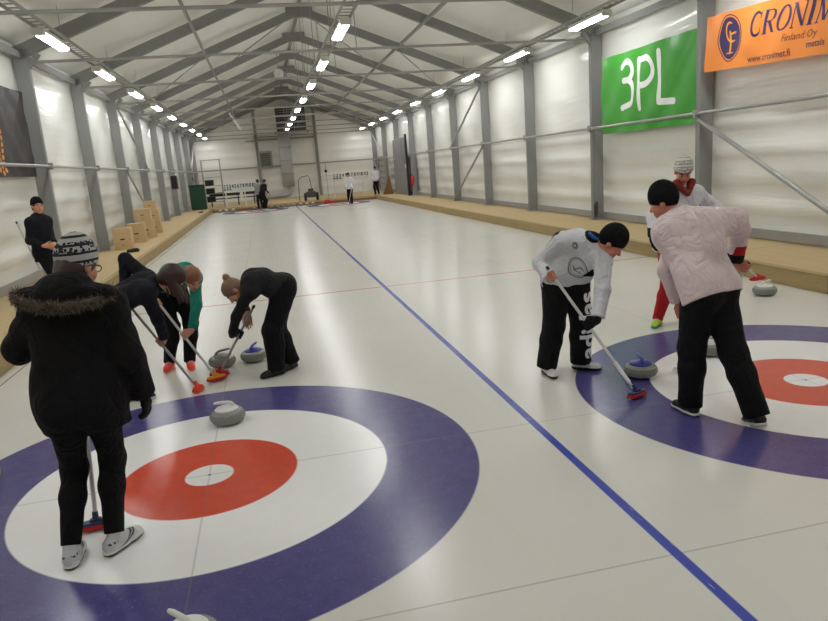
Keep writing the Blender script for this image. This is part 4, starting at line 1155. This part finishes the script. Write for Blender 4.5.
M['hat_light'] = nordic_mat('pale grey patterned knit', srgb(214, 212, 206), srgb(158, 156, 150), 1.3)

def ank(x, y, t, gz=0., **k): return dict(a=(x, y, gz+.088), t=t, **k)
def off(H, G, t): H, G = np.asarray(H, float), np.asarray(G, float); return tuple(H+(G-H)*t)
def sdir(H, G): return tuple(np.asarray(G, float)-np.asarray(H, float))

# --- woman in the long black parka, foreground
AB = (-.60, -.52, .035); AG = (-.55, -.42, 1.14)
broom('broom with navy and red head standing before the person in the long black parka', AB, off(AB, AG, 1.06), .1, 'shaft_white', 'navy_plastic', 'red_pad')
A = person('person seen from behind in a long black fur-trimmed parka and patterned knit hat', (-.44, -.74, 1.455), (-.475, -.80, .90), (-.59, -.78, 1.375), (-.275, -.76, 1.355), (-.40, -.70, 1.565), (.50, .84, -.30), (0, 0, 1),
    [dict(m='grip', G=AG, s=(0, 0, 1), pole=(-.55, -.6, -.05), glove='glove_black'), dict(m='rest', W=(-.185, -.71, .855), f=(.10, .1, -1), n=(-1, .2, 0), pole=(.25, -1, 0), glove='glove_black', curl=.5)],
    [ank(-.645, -.86, (-.05, 1, 0)), ank(-.435, -.80, (.55, .85, 0))],
    dict(wt=1.06, hs=1.02, brow='brow_dark', latp=(-1, 0, 0), top=dict(m=M['parka'], e=.030, se=.026, skirt=.735, shift=V(.035, 0), arm=1.02, wr=.013, ch=.05, cuff=.0, bust=1),
         bot=dict(m=M['legging'], e=.006, r=1.06, drop=-.015, wr=.003), shoe=dict(m=[M['shoe_silver'], M['sole_dark'], M['shoe_white']], sole=[M['sole_white'], M['sole_black']], laces=M['shoe_white'], h=.0045,
           paint=lambda x, z: np.where((x < -.02) & (z > .064) & (z < .074) & (np.sin(x*260) > -.2), 1, np.where((np.abs((z-.03)-.55*(x-.02)) < .005) | (np.abs((z-.03)-.55*(x-.045)) < .005), 1, np.where((z < .04) | (x > .12), 2, 0)))),
         hat=dict(m='hat_nordic', e=.017, top=.024, z=.022, tilt=.30, brim=False), hair=dict(m='hair_brown', e=.010, tail=((0, -.08, -.03), (.0, -.085, -.09), (.0, -.08, -.13)), tr=(.05, .055, .04))))
org = np.array(A['root'].location)
S = Sdf(); nkA, upA = A['nk'], A['up']      # the thrown-back hood
S.grp([elp((-.44, -.90, 1.44), np.eye(3), (.165, .075, .085), .03), elp((-.44, -.84, 1.50), np.eye(3), (.13, .09, .065), .03), elp((-.60, -.85, 1.46), np.eye(3), (.075, .07, .045), .03), elp((-.28, -.85, 1.44), np.eye(3), (.075, .07, .045), .03)])
S.w = (5, .006, 1.); hood = skinmesh('hood', S, .008, M['parka'], A['root'])
rim = [Vector(p) for p in ((-.665, -.82, 1.480), (-.645, -.90, 1.462), (-.585, -.955, 1.440), (-.51, -.985, 1.425), (-.43, -.995, 1.415), (-.35, -.98, 1.412), (-.285, -.935, 1.417), (-.245, -.87, 1.430), (-.235, -.80, 1.445))]
path = []
for i in range(len(rim)-1):
    for q in range(12): path.append(rim[i].lerp(rim[i+1], q/12))
path.append(rim[-1]); m = MB(); rg = random.Random(3)
m.tube([p-Vector(org) for p in path], .020, 8)
for i in range(5200):
    p = path[rg.randrange(len(path))].copy(); a = Vector((rg.gauss(0, 1), rg.gauss(0, 1)-.5, rg.gauss(0, 1))).normalized()
    p += Vector((rg.uniform(-.01, .01), 0, rg.uniform(-.01, .01))); l = rg.uniform(.028, .050); s = a.cross(Vector((rg.gauss(0, 1), rg.gauss(0, 1), rg.gauss(0, 1)))).normalized()*.0016
    b_ = p+a*.014-Vector(org); e_ = p+a*l+Vector((0, 0, -.012))*rg.random()-Vector(org); md = b_.lerp(e_, .55)+Vector((rg.gauss(0, .003), rg.gauss(0, .003), rg.gauss(0, .003)))
    m._add([b_-s, b_+s, md+s*.8, e_, md-s*.8], [(0, 1, 2, 4), (4, 2, 3)], rg.choice((0, 0, 1)))
M['fur_dark'] = mat('dark fur', srgb(58, 52, 47), .9, .3, 40)
fur = m.build('fur_trim', [M['fur'], M['fur_dark']], hood)

# glasses
HLa = A['HL']; m = MB()
for s in (-1, 1):
    m.tube([HLa(s*.031+.024*math.cos(a_), .101+.004*0, .006+.018*math.sin(a_))-org for a_ in [2*PI*q/16 for q in range(16)]], .0025, 6, closed=True)
    m.tube([HLa(s*.057, .100, .010)-org, HLa(s*.084, .06, .012)-org, HLa(s*.088, .0, .010)-org, HLa(s*.086, -.03, -.002)-org], .003, 6)
m.tube([HLa(-.008, .103, .010)-org, HLa(.008, .103, .010)-org], .0025, 6)
m.build('glasses', M['black'], A['root'])

# --- sweeper in dark navy with dark auburn hair
BH = (-.24, 1.93, .035); BG = (-.53, 2.03, .50)
broom('broom with small orange-red head held by the auburn-haired sweeper in dark navy', BH, off(BH, BG, 2.2), 1.25, 'shaft_grey', 'orange_pad', 'orange_pad', hx=.075, hy=.045)
person('auburn-haired person in a dark navy jacket bending low over a broom, elbow raised', (-.46, 1.90, 1.075), (-1.0, 1.93, .83), (-.55, 2.07, 1.105), (-.53, 1.74, 1.02), (-.315, 1.87, 1.10), (.62, -.1, -.78), (.75, 0, .65),
    [dict(m='grip', G=off(BH, BG, 2.08), s=sdir(BH, BG), pole=(-.35, .35, 1)), dict(m='grip', G=BG, s=sdir(BH, BG), pole=(.3, -.6, 0))],
    [ank(-1.12, 2.10, (1, .1, 0), pole=(1, 0, 0)), ank(-.80, 1.93, (1, -.1, 0), pole=(1, 0, 0))],
    dict(bend=.04, wt=.93, ll=.39, latp=(0, 1, 0), top=dict(m=M['navy_cloth'], e=.02, se=.012, hem=-.06, ch=.02), bot=dict(m=M['trouser_black'], e=.012), shoe=dict(m=M['shoe_navy'], sole=M['sole_white'], laces=M['sole_teal'],
         paint=None), hair=dict(m='hair_auburn', e=.020, strands=44, arc=(-1.0, PI+.75), len=.21, dir=(.12, -.03, -1))))
# --- woman in teal
CH = (-.09, 2.21, .035); CG = (-.36, 2.40, .455)
broom('broom with yellow head and red pad held by the person in the teal jacket', CH, off(CH, CG, 2.2), .45, 'shaft_white', 'yellow', 'red_pad')
person('person in a teal jacket and neon orange shoes bending forward over a broom', (-.34, 2.76, 1.03), (-.52, 3.02, .90), (-.22, 2.80, .97), (-.48, 2.63, .99), (-.225, 2.62, .985), (.35, -.62, -.72), (.2, -.5, .85),
    [dict(m='grip', G=CG, s=sdir(CH, CG), pole=(.8, .3, .2)), dict(m='grip', G=off(CH, CG, 1.80), s=sdir(CH, CG), pole=(-.6, .3, 0))],
    [ank(-.40, 2.86, (.2, -1, 0)), ank(-.62, 2.92, (-.1, -1, 0))],
    dict(bend=.04, wt=.92, scale=.97, latp=(.9, .25, 0), top=dict(m=M['teal'], e=.016, se=.010, hem=-.02), bot=dict(m=M['trouser_black'], e=.014, r=1.05), shoe=dict(m=M['shoe_orange'], sole=M['sole_orange'], laces=M['shoe_white']),
         hair=dict(m='hair_ginger', e=.013, tail=((0, -.09, .02), (0, -.13, .0), (0, -.14, -.07)), tr=(.03, .028, .012))))
# --- woman in black, bending to the left
DH = (-.07, 2.36, .035); DG = (.18, 2.27, .43)
broom('broom with red head lying under the yellow one, held by the fair-haired person', DH, off(DH, DG, 1.72), -.1, 'shaft_grey', 'red_pad', 'red_pad')
person('fair-haired person in charcoal top and black trousers bending down beside a blue-handled stone', (.29, 2.18, .925), (.65, 2.22, .875), (.335, 2.02, .89), (.33, 2.34, .91), (.195, 2.15, .89), (-.50, -.12, -.85), (-.85, 0, .5),
    [dict(m='grip', G=DG, s=sdir(DH, DG), pole=(-.5, -.9, 0), glove='glove_grey'), dict(m='rest', W=(.285, 2.33, .63), f=(-.05, 0, -1), n=(.2, -1, 0), pole=(-.3, .8, 0), curl=.45, cuff=.0)],
    [ank(.50, 2.14, (-.85, -.45, 0), pole=(-.6, -.4, 0)), ank(.65, 2.31, (-.6, -.7, 0), pole=(-.7, -.2, 0))],
    dict(bend=.06, wt=.97, ll=.385, latp=(0, -1, 0), top=dict(m=[M['charcoal'], M['maroon']], e=.012, se=.008, hem=-.03, arm=.95, paint=lambda P, c: ((P[:, 1] > 2.25) & (P[:, 2] < .86)).astype(int)), bot=dict(m=M['trouser_black'], e=.022, r=1.20, flare=1.15, wr=.007), shoe=dict(m=M['shoe_black'], sole=M['sole_black'], laces=M['shoe_white']),
         hair=dict(m='hair_blond', e=.010, tail=((0, -.07, .09), (0, -.09, .125), (.01, -.095, .135)), tr=(.028, .030, .02))))

# --- man in grey-white jersey and lettered trousers
EH = (3.30, .17, .035); EG = (2.87, .78, .965)
broom('broom with pale sleeve and red pad swept by the person in lettered trousers', EH, off(EH, EG, 1.06), .35, 'shaft_white', 'navy_plastic', 'red_pad', collar='white_plastic')
Enk, Epel, Esl, Esr = V(3.24, .76, 1.225), V(3.11, 1.03, .865), V(3.30, .70, 1.075), V(3.045, .93, 1.21)
eup = nrm(Enk-Epel); elat = nrm(Esl-Esr); efr = nrm(np.cross(eup, -elat))
ec = Epel+(Enk-Epel)*.43+efr*.05+elat*.05-V(Epel[0], Epel[1], 0)
def jersey_mat():
    m, t, b = new_mat('jersey with round emblem'); co = t.coord()
    q = t.vmath('SUBTRACT', co, tuple(ec)); u = t.vmath('DOT_PRODUCT', q, tuple(elat)); v = t.vmath('DOT_PRODUCT', q, tuple(eup)); w = t.vmath('DOT_PRODUCT', q, tuple(efr))
    r = t.math('SQRT', t.math('ADD', t.math('POWER', u, 2), t.math('POWER', v, 2)))
    ring = t.math('SUBTRACT', t.step(r, .088, .002), t.step(r, .077, .002))
    ring2 = t.math('SUBTRACT', t.step(r, .070, .0015), t.step(r, .066, .0015))
    s = t.math('ABSOLUTE', t.math('SUBTRACT', v, t.math('MULTIPLY', t.math('SINE', t.math('MULTIPLY', u, 60)), .02)))
    doodle = t.math('MULTIPLY', t.step(s, .008, .002), t.step(r, .052, .004))
    s2 = t.math('MULTIPLY', t.step(t.math('ABSOLUTE', t.math('ADD', v, .034)), .005, .002), t.step(r, .05, .004))
    f = t.math('MAXIMUM', t.math('MAXIMUM', ring, ring2), t.math('MAXIMUM', doodle, s2))
    f = t.math('MULTIPLY', f, t.math('GREATER_THAN', w, 0.))
    bc = tuple(Epel+(Enk-Epel)*.86-elat*.085+efr*.09-V(Epel[0], Epel[1], 0))
    r2 = t.vmath('DISTANCE', co, bc)
    badge = t.math('MULTIPLY', t.math('LESS_THAN', t.math('ABSOLUTE', t.math('SUBTRACT', t.math('SQRT', t.math('ADD', t.math('POWER', t.vmath('DOT_PRODUCT', t.vmath('SUBTRACT', co, bc), tuple(elat)), 2), t.math('POWER', t.vmath('DOT_PRODUCT', t.vmath('SUBTRACT', co, bc), tuple(eup)), 2))), .018)), .010), t.math('LESS_THAN', r2, .16))
    n = t.noise(co, 6, 4); base = t.mix(n, srgb(198, 200, 206), srgb(214, 216, 220))
    c = t.mix(t.math('MULTIPLY', f, .8), base, srgb(64, 92, 88)); c = t.mix(t.math('MULTIPLY', badge, .7), c, srgb(44, 56, 78))
    t.l.new(c, b.inputs['Base Color']); b.inputs['Roughness'].default_value = .75
    q = t.noise(co, 7, 2.5, .5, 1.3); q = t.math('POWER', t.math('MULTIPLY', t.math('ABSOLUTE', t.math('SUBTRACT', q, .5)), 4, clamp=True), .6)
    t.l.new(t.bump(q, .5, .02), b.inputs['Normal']); return m
def epaint(P, c):
    q = P-Epel; u = q@elat; v = q@eup; w = q@efr; mi = np.zeros(len(P), int)
    side = (np.abs(u) > .152) & (v > .17) & (v < .42) & (w < .075) & (w > -.10); mi[side] = 1
    for s in 'LR':
        S0, E, W = c['arms'][s][:3]; ax = nrm(W-E); t = (P-E)@ax; L = np.linalg.norm(W-E)
        near = np.linalg.norm(P-E-ax*np.clip(t, 0, L)[:, None], axis=1) < .075
        mi[near & (mi == 1)] = 0
        inner = (np.linalg.norm(P-S0-nrm(E-S0)*np.clip((P-S0)@nrm(E-S0), 0, .3)[:, None], axis=1) < .066) & (((P-S0)@nrm(E-S0)) > .10) & (((P-S0)@nrm(E-S0)) < .26)
        toward = (P-S0)@nrm(np.cross(np.cross(nrm(E-S0), Epel+eup*.2-S0), nrm(E-S0)))
        mi[inner & (toward > .028)] = 1
    nkq = P-Enk; col = (np.linalg.norm(nkq-np.outer(nkq@eup, eup), axis=1) < .085) & (nkq@eup > .010); mi[col] = 1
    return mi
E_ = person('person in a black beanie, grey-white emblem jersey and black trousers with white letters', Enk, Epel, Esl, Esr, (3.355, .665, 1.185), (.64, -.34, -.68), (.4, -.15, .9),
    [dict(m='grip', G=off(EH, EG, .56), s=sdir(EH, EG), pole=(.9, .2, .1), glove='glove_black', up=True), dict(m='grip', G=off(EH, EG, .985), s=sdir(EH, EG), pole=(-.45, .7, -.4))],
    [ank(3.235, 1.02, (.8, -.62, 0), pole=(.5, -.9, 0)), ank(2.905, 1.02, (-.0, -1, 0), pole=(.1, -1, 0))],
    dict(wt=1.05, scale=1.0, hs=1.08, ll=.36, bend=.03, skin='skin_ruddy', latp=(1, -.1, 0), top=dict(m=[jersey_mat(), M['black_cloth']], e=.020, se=.014, hem=-.11, paint=epaint, ch=.02, wr=.008, arm=1.1),
         bot=dict(m=M['trouser_black'], e=.024, r=1.18, flare=1.25, wr=.006), shoe=dict(m=M['shoe_white'], sole=M['sole_black'], laces=M['sole_white'], paint=None),
         hat=dict(m='hat_black', e=.018, top=.016, z=.018, tilt=.50, brim=False)))
S = Sdf(); S.grp([cap(Enk-eup*.01, Enk+eup*.05+efr*.01, .066, .060, .02)], [(Enk+eup*.045, nrm(eup-efr*.3))]); skinmesh('collar', S, .007, M['blue_cloth'], E_['root'])
# white letters up the outer front of his left trouser leg
hip, K, An = E_['legs']['L'][:3]; rt = np.array(E_['root'].location)
tm = E_['trousers'].data; bvh = BVHTree.FromPolygons([v.co+E_['root'].location for v in tm.vertices], [p.vertices for p in tm.polygons])
cu = bpy.data.curves.new('t', 'FONT'); cu.body = 'adidas'; cu.size = .215; cu.resolution_u = 6; cu.offset = .006
ob = bpy.data.objects.new('t', cu); me = bpy.data.meshes.new_from_object(ob)
bm = bmesh.new(); bm.from_mesh(me)
bmesh.ops.triangulate(bm, faces=bm.faces[:]); 
for _ in range(3):
    ed = [e for e in bm.edges if e.calc_length() > .018]
    if ed: bmesh.ops.subdivide_edges(bm, edges=ed, cuts=1); bmesh.ops.triangulate(bm, faces=[f for f in bm.faces if len(f.verts) > 3])
xs = [v.co.x for v in bm.verts]; wdt = max(xs)-min(xs)
lo = An+(K-An)*.10; kd = (K-An); hd = (hip-K); Lk = np.linalg.norm(kd)*.90
vd = nrm(V(.25, -.95, 0)); vr = nrm(np.cross(vd, V(0, 0, 1)))      # looking onto the leg
VS = []; 
for v in bm.verts:
    s = (v.co.x-min(xs))/wdt*.62; off_ = v.co.y-.075
    base = lo+nrm(kd)*s if s < Lk else K+nrm(hd)*(s-Lk)
    o_ = base+vr*off_+vd*.4
    hit = bvh.ray_cast(Vector(o_), Vector(-vd), .8)
    p = np.array(hit[0])+vd*.004 if hit[0] is not None else base+vd*.06
    VS.append(tuple(p-rt))
FS = [tuple(v.index for v in f.verts) for f in bm.faces]; m = MB(); m._add(VS, FS); m.build('lettering', M['print_white'], E_['trousers'])
bm.free(); bpy.data.objects.remove(ob); bpy.data.curves.remove(cu); bpy.data.meshes.remove(me)

# --- man in pale pink jacket, seen from behind
FH = (3.98, .55, .035); FG = (4.14, .01, .99)
broom('broom reaching behind the legs of the person in the pale pink jacket', FH, off(FH, FG, 1.035), 2.6, 'shaft_white', 'white_plastic', 'white_plastic')
def fpaint(P, c):
    mi = np.zeros(len(P), int)
    S0, E, W = c['arms']['R'][:3]; ax = nrm(W-E); t = (P-E)@ax; L = np.linalg.norm(W-E)
    r = np.linalg.norm(P-E-ax*np.clip(t, 0, L)[:, None], axis=1) < .09
    mi[r & (t > L*.42) & ((P-E)@V(.6, -.8, 0) > -.01-.10*(t/L-.42))] = 1; mi[r & (t > L*.70)] = 2
    return mi
person('person in a pale pink jacket and black beanie bending away from the camera', (3.50, -.08, 1.45), (3.555, -.34, .97), (3.53, -.01, 1.335), (3.86, -.20, 1.395), (3.435, .02, 1.54), (-.62, .70, -.35), (0, 0, 1),
    [dict(m='rest', W=(3.515, -.06, .79), f=(.10, .02, -1), n=(1, .3, 0), pole=(-.6, .3, .1), curl=.5, cuff=.01), dict(m='grip', G=FG, s=sdir(FH, FG), pole=(.35, .1, 1))],
    [ank(3.465, -.28, (-.12, 1, 0), pole=(.1, 1, 0)), ank(3.735, -.64, (.15, 1, 0), lift=.30, pole=(.2, 1, 0))],
    dict(wt=1.10, scale=1.06, ll=.37, skin='skin_ruddy', bend=.03, latp=(-.93, -.3, 0), top=dict(m=[M['pink'], M['red_cloth'], M['black_cloth']], e=.026, se=.018, hem=-.10, paint=fpaint, ch=.04, wr=.010, arm=1.08),
         bot=dict(m=M['trouser_black'], e=.022, r=1.14, flare=1.18, wr=.006), shoe=dict(m=M['shoe_black'], sole=M['sole_white']),
         hat=dict(m='hat_black', e=.017, top=.018, z=.016, tilt=.45, brim=False)))
# --- in white with patterned hat, behind him
GG = (5.12, 1.76, 1.03); GH = (6.28, 2.50, .30)
broom('broom with flat red pad held out past the hip of the pale pink jacket', GH, off(GH, GG, 1.05), .35, 'shaft_white', 'red', 'red_pad', hx=.13, hy=.05)
person('person in a white jacket, pale patterned hat and red trousers behind the pale pink jacket', (4.87, 1.98, 1.50), (4.86, 2.06, .95), (5.06, 1.97, 1.435), (4.69, 1.98, 1.43), (4.855, 1.90, 1.665), (-.30, -.72, -.50), (0, 0, 1),
    [dict(m='grip', G=GG, s=sdir(GH, GG), pole=(.9, .2, -.3)), dict(m='rest', W=(4.43, 1.78, 1.02), f=(.15, -.5, -1), n=(1, .2, 0), pole=(-.8, .4, 0), curl=.5, glove='glove_black', cuff=.03)],
    [ank(5.02, 2.05, (.1, -1, 0)), ank(4.68, 2.08, (-.75, -.75, 0))],
    dict(wt=1.08, skin='skin_ruddy', top=dict(m=[M['white_cloth'], M['black_cloth']], e=.026, se=.018, hem=-.12, ch=.03, wr=.008, paint=lambda P, c: ((P[:, 0] < 4.58) & (P[:, 2] < 1.13)).astype(int)),
         bot=dict(m=M['red_cloth'], e=.014, r=1.04), shoe=dict(m=M['shoe_lime'], sole=M['sole_teal'], laces=M['sole_white']),
         hat=dict(m='hat_light', e=.020, top=.022, z=.046, tilt=.3, brim=True), hair=dict(m='hair_dark', e=.003)))
g = bpy.data.objects[[o.name for o in bpy.data.objects if o.name.startswith('person')][-1]]
S = Sdf(); S.grp([cap((4.76, 1.97, 1.50), (4.78, 1.90, 1.55), .042, .045, .03), cap((4.98, 1.97, 1.50), (4.95, 1.90, 1.55), .042, .045, .03), cap((4.76, 2.0, 1.50), (4.98, 2.0, 1.50), .06, None, .03), cap((4.80, 1.88, 1.52), (4.86, 1.84, 1.44), .035, .02, .02), cap((4.93, 1.88, 1.52), (4.88, 1.84, 1.44), .035, .02, .02)]); S.w = (6, .006, 2.)
skinmesh('hood_lining', S, .008, M['rust'], g)
# --- man on the left walkway
HB = (-2.86, 7.05, WZ+.035); HG = (-3.06, 7.36, 1.10)
broom('broom leaning beside the person in black on the left walkway', HB, off(HB, (-3.32, 7.44, 1.52), 1.0), .2, 'shaft_white', 'white_plastic', 'red_pad')
person('person in black jacket and beanie standing on the left walkway looking towards the camera', (-2.965, 7.32, 1.585), (-2.955, 7.34, 1.04), (-2.88, 7.45, 1.50), (-3.04, 7.19, 1.50), (-2.925, 7.29, 1.745), (.62, -.78, -.05), (0, 0, 1),
    [dict(m='rest', W=(-2.77, 7.25, 1.14), f=(.1, -.8, -.3), n=(-.8, .1, -.4), pole=(-.3, .7, -.6), curl=.7), dict(m='rest', W=(-2.88, 7.06, 1.13), f=(.8, .1, -.1), n=(-.1, .8, .4), pole=(-.7, .2, -.6), curl=.7)],
    [ank(-2.83, 7.36, (.6, -.8, 0), WZ), ank(-3.07, 7.28, (.3, -.95, 0), WZ)],
    dict(h=.009, wt=.9, gz=WZ, top=dict(m=M['navy_cloth'], e=.026, se=.018, hem=-.16, ch=.05), bot=dict(m=M['trouser_black'], e=.016, r=1.05), shoe=dict(m=M['shoe_black'], sole=M['sole_black']),
         hat=dict(m='hat_black', e=.012, top=.010, z=.046, tilt=.3), hair=dict(m='hair_brown', e=.004)))
# --- far end
def far_person(label, x, y, gz, fx, fy, lean, top, botm, hair, hat=None, hands=None, skin='skin', stride=.0):
    f = nrm(V(fx, fy, 0)); l = V(-f[1], f[0], 0); b = V(x, y, gz)
    pel = b+V(0, 0, .93)-f*lean*.25; nk = pel+V(0, 0, .52)*math.cos(lean)+f*.55*math.sin(lean); hd = nk+V(0, 0, .16)+f*(.05+.10*math.sin(lean))
    sl, sr = nk+l*.17-V(0, 0, .06), nk-l*.17-V(0, 0, .06)
    hands = hands or [dict(m='rest', W=tuple(sl+f*.18-V(0, 0, .46)), curl=.6), dict(m='rest', W=tuple(sr+f*.18-V(0, 0, .46)), curl=.6)]
    person(label, nk, pel, sl, sr, hd, f-V(0, 0, .3), (0, 0, 1), hands, [dict(a=tuple(b+l*.11+f*stride+V(0, 0, .088)), t=tuple(f)), dict(a=tuple(b-l*.11-f*stride+V(0, 0, .088)), t=tuple(f))],
        dict(h=.015, gz=gz, skin=skin, top=dict(m=M[top], e=.02, se=.014, hem=-.08), bot=dict(m=M[botm], e=.014, r=1.05), shoe=dict(m=M['shoe_black'], sole=M['sole_white']), hair=dict(m=hair, e=.012), hat=hat))
IH = (.98, 35.75, .035)
broom('tiny far broom held by the person in dark clothes at the far left target', IH, (.70, 35.85, 1.12), .2, 'shaft_grey', 'black', 'red_pad')
far_person('far person in black with a broom bending at the left target of the far end', .52, 36.0, 0, .8, -.6, .35, 'charcoal', 'trouser_black', 'hair_dark')
far_person('far person in light grey top half hidden behind the far sweeper in black', .28, 36.45, 0, -.2, 1, .05, 'grey_cloth', 'charcoal', 'hair_dark')
JH = (5.02, 32.75, .035)
broom('tiny far broom of the walking person in white at the far right target', JH, (5.36, 32.9, 1.1), .2, 'shaft_white', 'white_plastic', 'red_pad')
far_person('far person in white top walking with a broom at the far right target', 5.2, 33.1, 0, -.35, -.9, .12, 'white_cloth', 'trouser_black', 'hair_dark', stride=.17)
far_person('far person in white jacket standing on the right walkway beside the grey sliding door', 7.42, 37.4, WZ, -.5, -.8, .0, 'white_cloth', 'trouser_black', 'hair_brown')

# ---------------------------------------------------------------- light, camera, colour
w = bpy.data.worlds.new('world'); bpy.context.scene.world = w; w.use_nodes = True
w.node_tree.nodes['Background'].inputs[0].default_value = (.05, .055, .06, 1); w.node_tree.nodes['Background'].inputs[1].default_value = .3
cam = bpy.data.cameras.new('camera'); co = bpy.data.objects.new('camera', cam); C.objects.link(co)
cam.sensor_width = 36; cam.lens = 670.99/828*36; cam.clip_start = .05; cam.clip_end = 200
yaw, pit, rol = math.radians(-11.6011152), math.radians(77.662266), math.radians(-4.37057014)
Mx = Matrix.Rotation(yaw, 4, 'Z') @ Matrix.Rotation(pit, 4, 'X') @ Matrix.Rotation(rol, 4, 'Z')
Mx.translation = (.588, -4.452, 1.960); co.matrix_world = Mx
sc = bpy.context.scene; sc.camera = co
sc.view_settings.view_transform = 'Standard'; sc.view_settings.look = 'None'; sc.view_settings.gamma = 1; sc.view_settings.use_curve_mapping = False
sc.view_settings.exposure = 0.68
sc.cycles.use_denoising = True; sc.cycles.max_bounces = 8; sc.cycles.diffuse_bounces = 5; sc.cycles.glossy_bounces = 3; sc.cycles.caustics_reflective = False; sc.cycles.caustics_refractive = False; sc.cycles.sample_clamp_indirect = 6
